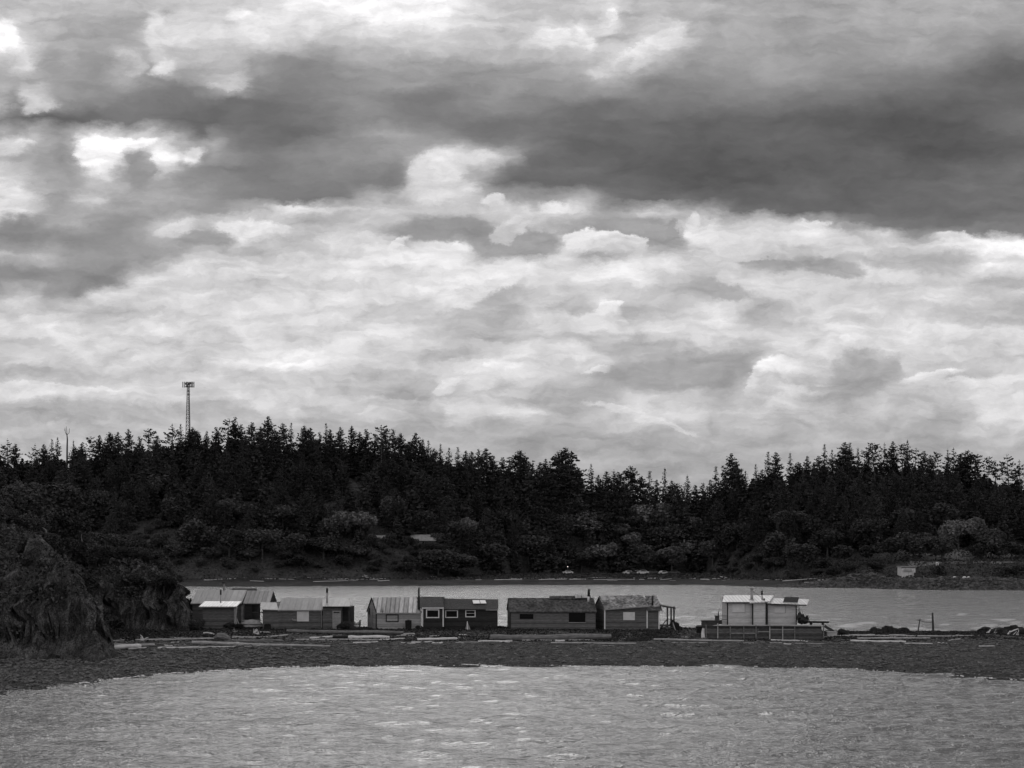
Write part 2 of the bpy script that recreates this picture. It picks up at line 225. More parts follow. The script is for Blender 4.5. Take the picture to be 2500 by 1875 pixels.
# ---------------------------------------------------------------- object helpers
ORG = {}
def link(o, parent=None):
    COL.objects.link(o)
    if parent is not None: o.parent = parent
    return o
def tag(o, label=None, cat=None, group=None, kind=None):
    if label: o['label'] = label
    if cat: o['category'] = cat
    if group: o['group'] = group
    if kind: o['kind'] = kind
    return o
def thing(name, loc, label, cat, group=None):
    o = bpy.data.objects.new(name, None); link(o); o.location = loc; o.empty_display_size = 0.3
    ORG[o.name] = Vector(loc)
    return tag(o, label, cat, group)
class MB:
    def __init__(s): s.v = []; s.f = []
    def add(s, vs, fs):
        b = len(s.v); s.v += [tuple(q) for q in vs]; s.f += [tuple(b + i for i in q) for q in fs]; return s
    def box(s, c, d, rz=0.0):
        c = Vector(c); hx, hy, hz = d[0] / 2, d[1] / 2, d[2] / 2
        ca, sa = math.cos(rz), math.sin(rz); vs = []
        for z in (-hz, hz):
            for x, y in ((-hx, -hy), (hx, -hy), (hx, hy), (-hx, hy)):
                vs.append((c.x + x * ca - y * sa, c.y + x * sa + y * ca, c.z + z))
        return s.add(vs, [(3, 2, 1, 0), (4, 5, 6, 7), (0, 1, 5, 4), (1, 2, 6, 5), (2, 3, 7, 6), (3, 0, 4, 7)])
    def solid(s, pts, off):
        """planar polygon pts extruded by vector off"""
        pts = [Vector(p) for p in pts]; off = Vector(off); n = len(pts)
        vs = pts + [p + off for p in pts]
        fs = [tuple(range(n)), tuple(range(2 * n - 1, n - 1, -1))]
        for i in range(n):
            j = (i + 1) % n; fs.append((i, i + n, j + n, j))
        return s.add(vs, fs)
    def tube(s, pts, rad, n=8, jit=0.0, cap=True):
        pts = [Vector(p) for p in pts]; rings = []
        for i, p in enumerate(pts):
            a = pts[max(i - 1, 0)]; b = pts[min(i + 1, len(pts) - 1)]; d = (b - a)
            d = d.normalized() if d.length > 1e-6 else Vector((0, 0, 1))
            up = Vector((0, 0, 1)) if abs(d.z) < 0.9 else Vector((1, 0, 0))
            e1 = d.cross(up).normalized(); e2 = d.cross(e1)
            r = rad[i] if isinstance(rad, (list, tuple)) else rad
            ring = []
            for k in range(n):
                t = 2 * math.pi * k / n; rr = r * (1 + random.uniform(-jit, jit))
                ring.append(p + e1 * math.cos(t) * rr + e2 * math.sin(t) * rr)
            rings.append(ring)
        vs = [q for r_ in rings for q in r_]; fs = []
        for i in range(len(rings) - 1):
            for k in range(n):
                k2 = (k + 1) % n; fs.append((i * n + k, i * n + k2, (i + 1) * n + k2, (i + 1) * n + k))
        if cap: fs.append(tuple(range(n - 1, -1, -1))); fs.append(tuple((len(rings) - 1) * n + k for k in range(n)))
        return s.add(vs, fs)
    def bar(s, a, b, w, h=None):
        a, b = Vector(a), Vector(b); h = h or w; d = (b - a).normalized()
        up = Vector((0, 0, 1)) if abs(d.z) < 0.95 else Vector((0, 1, 0))
        e1 = d.cross(up).normalized() * w / 2; e2 = e1.cross(d).normalized() * h / 2
        return s.solid([a - e1 - e2, a + e1 - e2, a + e1 + e2, a - e1 + e2], b - a)
    def build(s, name, mat, parent=None, smooth=False, label=None):
        root = parent
        while root is not None and root.parent is not None: root = root.parent
        o0 = ORG[root.name] if root is not None and root.name in ORG else Vector((0, 0, 0))
        me = bpy.data.meshes.new(name)
        me.from_pydata([(q[0] - o0.x, q[1] - o0.y, q[2] - o0.z) for q in s.v], [], s.f)
        bm = bmesh.new(); bm.from_mesh(me); bmesh.ops.recalc_face_normals(bm, faces=bm.faces[:]); bm.to_mesh(me); bm.free()
        me.materials.append(mat)
        if smooth: me.polygons.foreach_set('use_smooth', [True] * len(me.polygons))
        o = bpy.data.objects.new(name, me); link(o, parent)
        if label: o['label'] = label
        return o
def single(name, mb, mat, label, cat, group=None, smooth=False):
    """a thing that is one mesh: origin moved to its base"""
    a = np.array(mb.v); c = ((a[:, 0].min() + a[:, 0].max()) / 2, (a[:, 1].min() + a[:, 1].max()) / 2, a[:, 2].min())
    mb.v = [(q[0] - c[0], q[1] - c[1], q[2] - c[2]) for q in mb.v]
    o = mb.build(name, mat, None, smooth); o.location = c
    return tag(o, label, cat, group)
def np_mesh(name, V, F, mat, smooth=False, parent=None):
    me = bpy.data.meshes.new(name); k = F.shape[1]
    me.vertices.add(len(V)); me.vertices.foreach_set('co', V.astype(np.float32).ravel())
    me.loops.add(F.size); me.loops.foreach_set('vertex_index', F.astype(np.int32).ravel())
    me.polygons.add(len(F)); me.polygons.foreach_set('loop_start', np.arange(0, F.size, k, dtype=np.int32))
    me.polygons.foreach_set('loop_total', np.full(len(F), k, np.int32))
    me.polygons.foreach_set('use_smooth', np.full(len(F), smooth))
    me.update(); me.validate(); me.materials.append(mat)
    o = bpy.data.objects.new(name, me); link(o, parent); return o
def P(px, py, Y):
    return Vector(((px - 1250.0) / FPX * Y, Y, CH - (py - HY) / FPX * Y))

# ---------------------------------------------------------------- numpy noise
_perm = np.random.default_rng(3).random((256, 256))
def vn(x, y):
    xi = np.floor(x).astype(int); yi = np.floor(y).astype(int); fx_ = x - xi; fy_ = y - yi
    fx_ = fx_ * fx_ * (3 - 2 * fx_); fy_ = fy_ * fy_ * (3 - 2 * fy_)
    a = _perm[xi & 255, yi & 255]; b = _perm[(xi + 1) & 255, yi & 255]
    c = _perm[xi & 255, (yi + 1) & 255]; d = _perm[(xi + 1) & 255, (yi + 1) & 255]
    return (a * (1 - fx_) + b * fx_) * (1 - fy_) + (c * (1 - fx_) + d * fx_) * fy_
def fbm(x, y, o=4, g=0.5):
    x = np.asarray(x, float); y = np.asarray(y, float)
    s = np.zeros(np.broadcast(x, y).shape); a = 1.0; t = 0
    for i in range(o):
        s = s + a * (vn(x + i * 17.3, y + i * 9.1) - 0.5); t += a; a *= g; x = x * 2.03; y = y * 2.03
    return s / t * 2
def ss(a, b, x):
    t = np.clip((x - a) / (b - a), 0, 1); return t * t * (3 - 2 * t)
def interp(px, pts):
    return np.interp(px, [p[0] for p in pts], [p[1] for p in pts])

# ---------------------------------------------------------------- materials
def mat(name, fn, rough=0.9, spec=0.3, metal=0.0):
    m = bpy.data.materials.new(name); m.use_nodes = True
    t = NT(m.node_tree); b = t.n.get('Principled BSDF')
    b.inputs['Roughness'].default_value = rough; b.inputs['Metallic'].default_value = metal
    b.inputs['Specular IOR Level'].default_value = spec
    tcn = t.node('ShaderNodeTexCoord')
    fn(t, tcn.outputs['Object'], b)
    return m
def setcol(t, b, g):
    if isinstance(g, (int, float)): b.inputs['Base Color'].default_value = (g, g * 0.985, g * 0.99, 1)
    else:
        cc = t.node('ShaderNodeCombineColor'); t.l.new(g, cc.inputs[0])
        t.l.new(t.m('MULTIPLY', g, 0.985), cc.inputs[1]); t.l.new(t.m('MULTIPLY', g, 0.99), cc.inputs[2])
        t.l.new(cc.outputs[0], b.inputs['Base Color'])
def bump(t, b, h, strength=0.5, dist=0.05):
    n = t.node('ShaderNodeBump'); n.inputs['Strength'].default_value = strength; n.inputs['Distance'].default_value = dist
    t.l.new(h, n.inputs['Height']); t.l.new(n.outputs[0], b.inputs['Normal'])
def saw(t, val, period):
    return t.m('FRACT', t.m('DIVIDE', val, period))
def m_mottle(name, lo, hi, scale=3.0, rough=0.9, bs=0.4, bd=0.04, stretch=(1, 1, 1), spec=0.25, metal=0.0, detail=6):
    def fn(t, vec, b):
        n = t.noise(t.scale(vec, stretch), scale, detail, 0.6)
        setcol(t, b, t.mr(n, 0.3, 0.7, lo, hi)); bump(t, b, n, bs, bd)
    return mat(name, fn, rough, spec, metal)
def m_siding(name, lo, hi, pitch=0.16, vertical=False, rough=0.85, linedark=0.45, vary=0.35):
    def fn(t, vec, b):
        x, y, z = t.sep(vec)
        c = t.m('ADD', x, y) if vertical else z
        fr = saw(t, c, pitch); edge = t.mr(fr, 0.0, 0.22, linedark, 1.0)
        idx = t.m('FLOOR', t.m('DIVIDE', c, pitch))
        wn = t.node('ShaderNodeTexWhiteNoise', noise_dimensions='1D'); t.l.new(idx, wn.inputs['W'])
        n = t.noise(t.scale(vec, (1.0, 1.0, 5.0) if not vertical else (5, 5, 0.7)), 2.2, 6, 0.65)
        g = t.mr(n, 0.3, 0.7, lo, hi)
        g = t.m('MULTIPLY', g, t.mr(wn.outputs[0], 0, 1, 1 - vary, 1 + vary * 0.5))
        setcol(t, b, t.m('MULTIPLY', g, edge)); bump(t, b, fr, 0.6, 0.03)
    return mat(name, fn, rough, 0.2)
def m_metalroof(name, lo, hi, pitch=0.6, rough=0.45, rust=0.3, ribs=0.35):
    def fn(t, vec, b):
        x, y, z = t.sep(vec)
        fr = saw(t, x, pitch)
        rib = t.mr(t.m('ABSOLUTE', t.m('SUBTRACT', fr, 0.5)), 0.30, 0.5, 1.0, 1.0 - ribs, True)
        idx = t.m('FLOOR', t.m('DIVIDE', x, pitch))
        wn = t.node('ShaderNodeTexWhiteNoise', noise_dimensions='1D'); t.l.new(idx, wn.inputs['W'])
        n = t.noise(t.scale(vec, (3.0, 0.6, 0.6)), 1.8, 6, 0.65)
        g = t.mr(n, 0.3, 0.72, lo, hi)
        g = t.m('MULTIPLY', g, t.mr(wn.outputs[0], 0, 1, 1 - rust, 1.1))
        setcol(t, b, t.m('MULTIPLY', g, rib)); bump(t, b, rib, 0.6, 0.04)
    return mat(name, fn, rough, 0.4)
def m_shingle(name, lo, hi, pitch=0.2, rough=0.9):
    def fn(t, vec, b):
        x, y, z = t.sep(vec)
        fr = saw(t, y, pitch); row = t.m('FLOOR', t.m('DIVIDE', y, pitch))
        cx = t.m('FLOOR', t.m('ADD', t.m('DIVIDE', x, 0.22), t.m('MULTIPLY', row, 0.37)))
        wn = t.node('ShaderNodeTexWhiteNoise', noise_dimensions='2D')
        t.l.new(t.xyz(cx, row, 0.0), wn.inputs['Vector'])
        n = t.noise(vec, 0.5, 6, 0.7)
        g = t.mr(n, 0.35, 0.68, lo, hi)
        g = t.m('MULTIPLY', g, t.mr(wn.outputs[0], 0, 1, 0.45, 1.4))
        setcol(t, b, t.m('MULTIPLY', g, t.mr(fr, 0.0, 0.3, 0.4, 1.0))); bump(t, b, fr, 0.7, 0.04)
    return mat(name, fn, rough, 0.2)
def m_rock(name, lo, hi, s=0.35):
    def fn(t, vec, b):
        a = t.noise(t.scale(vec, (1.3, 1.0, 0.5)), s, 10, 0.68, 0.6)
        vo = t.node('ShaderNodeTexVoronoi', feature='DISTANCE_TO_EDGE'); t.l.new(t.scale(vec, (1.4, 1, 0.55)), vo.inputs['Vector'])
        vo.inputs['Scale'].default_value = s * 3.0
        cr = t.mr(vo.outputs['Distance'], 0.0, 0.12, 0.35, 1.0)
        f = t.noise(vec, s * 22, 5, 0.65)
        st_ = t.noise(t.scale(vec, (1.6, 1.0, 0.35)), s * 7, 6, 0.7)      # streaks running down the face
        gr = t.mr(t.noise(vec, s * 0.9, 6, 0.7), 0.5, 0.6, 0.0, 1.0, True)   # dry grass patches
        g = t.m('MULTIPLY', t.mr(a, 0.32, 0.68, lo, hi), t.mr(f, 0.34, 0.66, 0.3, 1.9))
        g = t.m('MULTIPLY', g, t.mr(st_, 0.34, 0.66, 0.6, 1.35))
        g = t.m('ADD', g, t.m('MULTIPLY', gr, t.mr(f, 0.35, 0.65, 0.0, hi * 0.9)))
        setcol(t, b, t.m('MULTIPLY', g, t.mixf(0.55, 1.0, cr)))
        bump(t, b, t.m('ADD', t.m('MULTIPLY', a, 1.5), t.m('ADD', t.m('MULTIPLY', f, 0.6), t.m('MULTIPLY', st_, 1.2))), 1.0, 0.5)
    return mat(name, fn, 0.95, 0.15)
def m_leaf(name, lo, hi, trans=0.0):
    m = bpy.data.materials.new(name); m.use_nodes = True; t = NT(m.node_tree)
    b = t.n.get('Principled BSDF'); tcn = t.node('ShaderNodeTexCoord'); oi = t.node('ShaderNodeObjectInfo')
    n = t.noise(tcn.outputs['Object'], 0.9, 4, 0.7)
    g = t.m('MULTIPLY', t.mr(n, 0.32, 0.68, lo, hi), t.mr(oi.outputs['Random'], 0, 1, 0.7, 1.3))
    setcol(t, b, g); b.inputs['Roughness'].default_value = 0.8; b.inputs['Specular IOR Level'].default_value = 0.05
    return m

M = {}
M['conifer'] = m_leaf('conifer_needles', 0.025, 0.06)
M['broad'] = m_leaf('broadleaf_foliage', 0.08, 0.2)
M['oak'] = m_leaf('dull_broadleaf_foliage', 0.03, 0.095)
M['shrub'] = m_leaf('shrub_foliage', 0.03, 0.08)
M['bark'] = m_mottle('bark', 0.04, 0.10, 6, stretch=(1, 1, .3))
M['palebark'] = m_mottle('pale_dead_bark', 0.12, 0.28, 4, stretch=(1, 1, .3))
M['rock'] = m_rock('headland_rock', 0.035, 0.155)
M['boulder'] = m_rock('boulder_rock', 0.03, 0.075, 0.9)
M['bankrock'] = m_rock('bank_rock', 0.06, 0.17, 0.6)
M['stone'] = m_mottle('beach_stone', 0.0, 0.17, 5, bs=0.3)
def _beach(t, vec, b):
    a = t.noise(vec, 0.25, 5, 0.6); c = t.noise(vec, 5.0, 8, 0.75); x, y, z = t.sep(vec)
    vo = t.node('ShaderNodeTexVoronoi'); t.l.new(t.scale(vec, (1, .6, 1)), vo.inputs['Vector']); vo.inputs['Scale'].default_value = 3.5
    g = t.m('MULTIPLY', t.mr(c, 0.34, 0.68, 0.006, 0.10), t.mr(a, 0.3, 0.7, 0.75, 1.2))
    vs = t.sep(vo.outputs['Color'])
    g = t.m('MULTIPLY', g, t.mr(vs[0], 0, 1, 0.35, 1.6))
    sp = t.node('ShaderNodeTexVoronoi'); t.l.new(t.scale(vec, (1, .5, 1)), sp.inputs['Vector']); sp.inputs['Scale'].default_value = 1.6
    g = t.m('MULTIPLY', g, t.mr(t.sep(sp.outputs['Color'])[0], 0, 1, 0.45, 1.5))
    pal = t.m('GREATER_THAN', vs[1], 0.985)
    g = t.mixf(t.m('MULTIPLY', pal, 0.5), g, 0.3)
    wet = t.mr(z, 0.02, 0.35, 0.55, 1.0)
    setcol(t, b, t.m('MULTIPLY', g, wet))
    bump(t, b, t.m('ADD', c, t.m('MULTIPLY', vo.outputs['Distance'], -0.8)), 1.0, 0.22)
M['beach'] = mat('beach_cobbles', _beach, 0.9, 0.2)
M['turf'] = m_mottle('spit_grass', 0.015, 0.045, 4, bs=1.0, bd=0.1)
def _hill(t, vec, b):
    a = t.noise(vec, 0.06, 6, 0.7); x, y, z = t.sep(vec); c = t.noise(vec, 0.9, 6, 0.7)
    g = t.m('MULTIPLY', t.mr(a, 0.35, 0.65, 0.03, 0.07), t.mr(c, 0.3, 0.7, 0.5, 1.5))
    setcol(t, b, g); bump(t, b, c, 1.0, 0.5)
M['hill'] = mat('hillside_soil', _hill, 0.95, 0.1)
M['meadow'] = m_mottle('dry_meadow', 0.07, 0.26, 1.2, bs=0.8, bd=0.3)
M['drift'] = m_mottle('driftwood', 0.22, 0.5, 2.5, stretch=(0.6, 3, 3), bs=0.6, bd=0.04)
M['driftpale'] = m_mottle('bleached_driftwood', 0.5, 0.78, 2.5, stretch=(0.6, 3, 3), bs=0.5, bd=0.03)
M['driftdark'] = m_mottle('weathered_driftwood', 0.09, 0.24, 2.5, stretch=(0.6, 3, 3), bs=0.7, bd=0.05)
M['wetwood'] = m_mottle('dark_timber', 0.03, 0.075, 3, stretch=(1, 1, 3), bs=0.5)
M['blackwood'] = m_mottle('charred_timber', 0.008, 0.02, 3, bs=0.5)
M['cedar'] = m_siding('grey_cedar_clapboard', 0.085, 0.17, 0.17)
M['cedardark'] = m_siding('dark_clapboard', 0.022, 0.045, 0.2, linedark=0.7)
M['shake'] = m_siding('brown_shake_wall', 0.10, 0.18, 0.16, linedark=0.5)
M['ply'] = m_siding('pale_plank_wall', 0.26, 0.40, 0.3, linedark=0.55, vary=0.2)
M['white_shingle'] = m_siding('pale_shingle_wall', 0.46, 0.66, 0.2, linedark=0.7, vary=0.15)
M['timber'] = m_siding('retaining_planks', 0.05, 0.16, 0.28, linedark=0.25, vary=0.5)
M['metal'] = m_metalroof('dull_sheet_roof', 0.28, 0.42, 0.7, 0.55, 0.15, 0.15)
M['metalbright'] = m_metalroof('bright_corrugated_roof', 0.45, 0.75, 0.33, 0.4, 0.2, 0.5)
M['metalstripe'] = m_metalroof('streaked_ribbed_roof', 0.38, 0.8, 0.5, 0.45, 0.5, 0.6)
M['metalrib'] = m_metalroof('pale_ribbed_roof', 0.5, 0.68, 0.38, 0.45, 0.1, 0.45)
M['corr'] = m_metalroof('weathered_corrugated_roof', 0.26, 0.44, 0.5, 0.6, 0.3, 0.3)
M['shingle'] = m_shingle('mossy_shingle_roof', 0.05, 0.13)
M['shinglepale'] = m_shingle('worn_shingle_roof', 0.08, 0.5)
M['felt'] = m_mottle('dark_roof_felt', 0.03, 0.085, 5, bs=0.6)
M['trim'] = m_mottle('pale_trim_paint', 0.55, 0.72, 3, bs=0.15, bd=0.01)
M['trimgrey'] = m_mottle('grey_trim_board', 0.2, 0.33, 3, bs=0.2, bd=0.01)
M['darktrim'] = m_mottle('dark_trim_board', 0.015, 0.03, 3, bs=0.2, bd=0.01)
M['white'] = m_mottle('white_sheet', 0.62, 0.8, 2, rough=0.5, bs=0.1, bd=0.01)
M['board'] = m_mottle('pale_shutter_board', 0.52, 0.66, 2, bs=0.1, bd=0.01)
M['glass'] = mat('dark_window_glass', lambda t, v_, b: setcol(t, b, 0.006), 0.3, 0.08)
M['void'] = mat('unlit_interior', lambda t, v_, b: setcol(t, b, 0.006), 0.9, 0.05)
M['pipe'] = m_mottle('galvanised_pipe', 0.25, 0.45, 3, rough=0.4, bs=0.2, bd=0.01)
M['blackpipe'] = m_mottle('sooty_pipe', 0.015, 0.035, 3, rough=0.6, bs=0.2, bd=0.01)
M['tarp'] = m_mottle('black_tarpaulin', 0.008, 0.03, 2, rough=0.5, bs=0.8, bd=0.1)
M['steel'] = m_mottle('tower_steel', 0.10, 0.16, 3, rough=0.5, bs=0.1, bd=0.01)
M['carpaint'] = mat('pale_car_paint', lambda t, v_, b: setcol(t, b, t.mr(t.noise(v_, 2, 2), 0.3, 0.7, 0.48, 0.56)), 0.25, 0.5)
M['cardark'] = mat('dark_car_paint', lambda t, v_, b: setcol(t, b, t.mr(t.noise(v_, 2, 2), 0.3, 0.7, 0.03, 0.05)), 0.25, 0.5)
M['tyre'] = mat('tyre_rubber', lambda t, v_, b: setcol(t, b, 0.02), 0.9, 0.2)
M['cloth'] = m_mottle('dark_clothing', 0.03, 0.05, 8)
M['skin'] = mat('skin', lambda t, v_, b: setcol(t, b, 0.3), 0.6, 0.3)
M['concrete'] = m_mottle('sea_wall_concrete', 0.12, 0.22, 1.5, bs=0.3)
M['foam'] = m_mottle('wave_foam', 0.6, 0.85, 6, bs=0.5)
def _solar(t, vec, b):
    x, y, z = t.sep(vec)
    g = t.m('MULTIPLY', t.mr(saw(t, x, 0.19), 0.0, 0.12, 4.0, 1.0), t.mr(saw(t, y, 0.3), 0.0, 0.1, 2.5, 1.0))
    setcol(t, b, t.m('MULTIPLY', g, 0.012))
M['solar'] = mat('solar_cells', _solar, 0.2, 0.5)

# ---------------------------------------------------------------- water
def _water(t, vec, b):
    x, y, z = t.sep(vec)
    geo = t.node('ShaderNodeNewGeometry'); pos = geo.outputs['Position']
    a = t.noise(t.scale(pos, (0.7, 1.0, 1)), 1.3, 4, 0.7, 0.0)
    c = t.noise(t.scale(pos, (0.22, 1.0, 1)), 0.5, 3, 0.6, 0.0)
    g = t.noise(t.scale(pos, (0.8, 1.0, 1)), 0.045, 3, 0.5)           # gusts: rougher and smoother patches
    setcol(t, b, t.mr(t.sep(pos)[1], 140, 170, 0.12, 0.25))  # paler base colour beyond the spit stands in for missing sky reflection
    h = t.m('ADD', t.m('MULTIPLY', a, 0.36), t.m('MULTIPLY', c, 0.46))
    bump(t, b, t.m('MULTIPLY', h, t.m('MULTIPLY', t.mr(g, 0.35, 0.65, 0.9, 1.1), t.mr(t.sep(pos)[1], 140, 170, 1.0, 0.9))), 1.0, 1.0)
    b.inputs['IOR'].default_value = 1.34
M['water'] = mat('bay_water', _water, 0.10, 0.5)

def build_water():
    us = np.linspace(-0.62, 0.62, 760)
    rows = list(np.linspace(-120, 44, 14)) + list(np.arange(45, 138, 0.155))
    y = 138.0
    while y < 560: y *= 1.0062; rows.append(y)
    rows += [600, 700, 900, 1400]
    rows = np.array(rows)
    Y, U = np.meshgrid(rows, us, indexing='ij'); X = U * (np.abs(Y) + 60)
    Z = np.zeros_like(X); g = np.random.default_rng(11)
    for i in range(46):
        lam = 0.7 * (7.0 / 0.7) ** g.random(); th = R(262) + g.normal() * 0.38
        k = 2 * math.pi / lam; amp = 0.0042 * lam ** 0.9
        ph = g.random() * 6.28; s = np.sin(k * (X * math.cos(th) + Y * math.sin(th)) + ph)
        env = 0.8 + 0.4 * vn(X / (lam * 6) + i * 3.1, Y / (lam * 6) + 40)
        if lam < 1.6: env = env * (Y < 200)
        Z += amp * env * (1 - 2 * (1 - np.abs(s)) ** 1 * 0 + 0) * s
    gust = fbm(X / 22, Y / 30, 3)
    Z *= (1 + 0.15 * gust)
    calm = ss(0, 14, Y - near_shore(X, Y)) if False else 1.0
    Z *= np.where((Y > 45) & (Y < 560), 1, 0)
    V = np.stack([X, Y, Z], -1).reshape(-1, 3); nr, nc = X.shape
    i = np.arange((nr - 1) * (nc - 1)); r = i // (nc - 1); c = i % (nc - 1); a = r * nc + c
    F = np.stack([a, a + 1, a + nc + 1, a + nc], -1)
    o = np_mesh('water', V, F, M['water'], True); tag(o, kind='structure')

# ---------------------------------------------------------------- terrain
NEAR = [(-600, 1745), (0, 1692), (200, 1668), (400, 1645), (700, 1628), (1000, 1625), (1500, 1626), (1900, 1628), (2100, 1634), (2300, 1648), (2500, 1662), (2900, 1700)]
FAR = [(-400, 1431), (430, 1432), (600, 1432.5), (820, 1431), (1100, 1430), (1250, 1428), (1720, 1428), (1900, 1434), (2100, 1436), (2150, 1438), (2300, 1441), (2500, 1441), (3000, 1440)]
def near_shore(x, y):
    px = 1250 + FPX * x / np.maximum(y, 1); return FPX * CH / (interp(px, NEAR) - HY)
def far_shore_y(x, y):
    px = 1250 + FPX * x / np.maximum(y, 1); return FPX * CH / (interp(px, FAR) - HY)
def ht_spit(x, y):
    x = np.asarray(x, float); y = np.asarray(y, float)
    yn = near_shore(x, np.clip(y, 100, 150)); px = 1250 + FPX * x / 150.0
    t = y - yn
    top = interp(px, [(0, 1.9), (1640, 1.85), (1800, 1.6), (2050, 1.35), (2500, 1.35)])
    w_ = np.maximum(145 - yn, 8)
    z = np.where(t < 0, t * 0.12, 1.25 * np.clip(t / w_, 0, 1) ** 0.9)
    z = z + (top - 1.25) * ss(0, 1, (t - w_) / 13.0)
    z = z - 4.0 * ss(166, 184, y)
    # storm berm and unevenness
    z = z + 0.06 * fbm(x / 3.0, y / 3.0, 4) * ss(-1, 3, t) + 0.05 * fbm(x / 0.8, y / 0.8, 3) * ss(0, 4, t)
    z = z - 0.42 * ss(1690, 1715, px) * (1 - ss(2020, 2050, px)) * ss(147, 150, y) * (1 - ss(155, 157, y))
    z = z + 0.45 * np.exp(-((px - 2400) / 110) ** 2) * np.exp(-((y - 152) / 6) ** 2)
    return z
RIDGE = [(-700, 1090), (0, 1080), (100, 1088), (200, 1072), (300, 1058), (400, 1050), (460, 1045), (550, 1035), (650, 1035), (750, 1046), (850, 1050), (950, 1062), (1050, 1080), (1150, 1108), (1250, 1125), (1350, 1125), (1450, 1155), (1550, 1170), (1650, 1185), (1700, 1188), (1750, 1165), (1800, 1145), (1900, 1122), (2000, 1110), (2100, 1102), (2200, 1100), (2300, 1110), (2400, 1128), (2500, 1145), (3200, 1150)]
def ht_far(x, y):
    x = np.asarray(x, float); y = np.asarray(y, float)
    px = 1250 + FPX * x / np.maximum(y, 300); yw = far_shore_y(x, y); t = y - yw
    rt = ss(1930, 2080, px)
    b0 = interp(px, [(-500, 34), (430, 34), (1000, 36), (1180, 60), (1300, 86), (1700, 86), (1850, 50), (2050, 30)])
    z_left = np.where(t < 0, t * 0.1, 2.2 * np.clip(t / np.minimum(b0, 40), 0, 1) + 1.0 * ss(0, 1, (t - np.minimum(b0, 40)) / 20))
    z_right = np.where(t < 0, t * 0.4, 3.2 * ss(0, 9, t) + 5.6 * ss(16, 52, t))
    low = z_left * (1 - rt) + z_right * rt
    zr = CH + (HY - interp(px, RIDGE)) * 640 / FPX - 21.0
    start = b0 * (1 - rt) + 56 * rt
    k = np.clip((t - start) / np.maximum(636 - yw - start, 5), 0, 1)
    k = k ** 0.85
    z = low + (zr - low) * k + 0.8 * fbm(x / 18, y / 18, 4) * ss(0, 20, t) * ss(0, .1, k + 0.02)
    z = z + 0.25 * fbm(x / 4, y / 4, 4) * ss(0, 10, t)
    # knolls on the right point
    z = z + rt * (1.3 * np.exp(-((px - 2110) / 45) ** 2) + 1.1 * fbm(x / 3.5, y / 3.5, 4)) * ss(2, 10, t) * (1 - ss(26, 40, t))
    return z
def grid(name, xs, ys, hf, m, kind='structure', umode=False):
    Yg, Xg = np.meshgrid(ys, xs, indexing='ij')
    if umode: Xg = Xg * Yg
    Z = hf(Xg, Yg); V = np.stack([Xg, Yg, Z], -1).reshape(-1, 3); nr, nc = Xg.shape
    i = np.arange((nr - 1) * (nc - 1)); r = i // (nc - 1); c = i % (nc - 1); a = r * nc + c
    F = np.stack([a, a + 1, a + nc + 1, a + nc], -1)
    o = np_mesh(name, V, F, m, True); tag(o, kind=kind); return o
def march(px, py, hf, y0, y1, n=600):
    Y = np.linspace(y0, y1, n); X = (px - 1250) / FPX * Y; Zr = CH - (py - HY) / FPX * Y
    d = Zr - hf(X, Y); k = np.argmax(d < 0)
    if d[k] >= 0: k = int(np.argmin(d))
    return Vector((X[k], Y[k], float(hf(X[k], Y[k]))))
def gp(px, py): return march(px, py, ht_spit, 98, 172)
def gf(px, py): return march(px, py, ht_far, 430, 640)

# rocky headland on the left
def ht_head(x, y):
    x = np.asarray(x, float); y = np.asarray(y, float)
    n = fbm(x / 5, y / 5, 5); n2 = fbm(x / 1.6, y / 1.6, 4); nb = fbm(x / 9 + 5, y / 9, 3)
    d1 = np.minimum((-0.2885 * y - x) * 0.95, (y - 129.5 + 0.10 * (x + 40)) * 0.75) + 2.0 * n + 0.8 * n2 + 1.2 * nb
    h1 = np.interp(d1, [-1.5, -.6, 0.4, 1.2, 2.0, 3.4, 4.4, 6.4, 9, 14, 40], [-2, 0.9, 2.2, 4.6, 5.4, 8.2, 8.8, 11.2, 12.6, 14.5, 18])
    d2 = np.minimum(-0.2235 * y - x, (y - 157.0) * 0.9) + 1.0 * n + 0.45 * n2
    h2 = np.interp(d2, [-1.5, 0, 0.6, 1.8, 4, 9, 16, 40], [-2, 1.2, 3.6, 6.2, 7.6, 9.4, 11.5, 16])
    d2b = np.minimum(-0.2235 * y - x, 186 - y); h2 = np.where(y > 172, np.minimum(h2, np.interp(d2b, [0, 14], [-1, 9])), h2)
    z = np.maximum(h1, h2)
    led = np.abs(fbm(x / 1.7 + z * 0.15, y / 3.5 + z * 0.3, 5)) * 2.4
    return z + led * ss(0.5, 4, z)

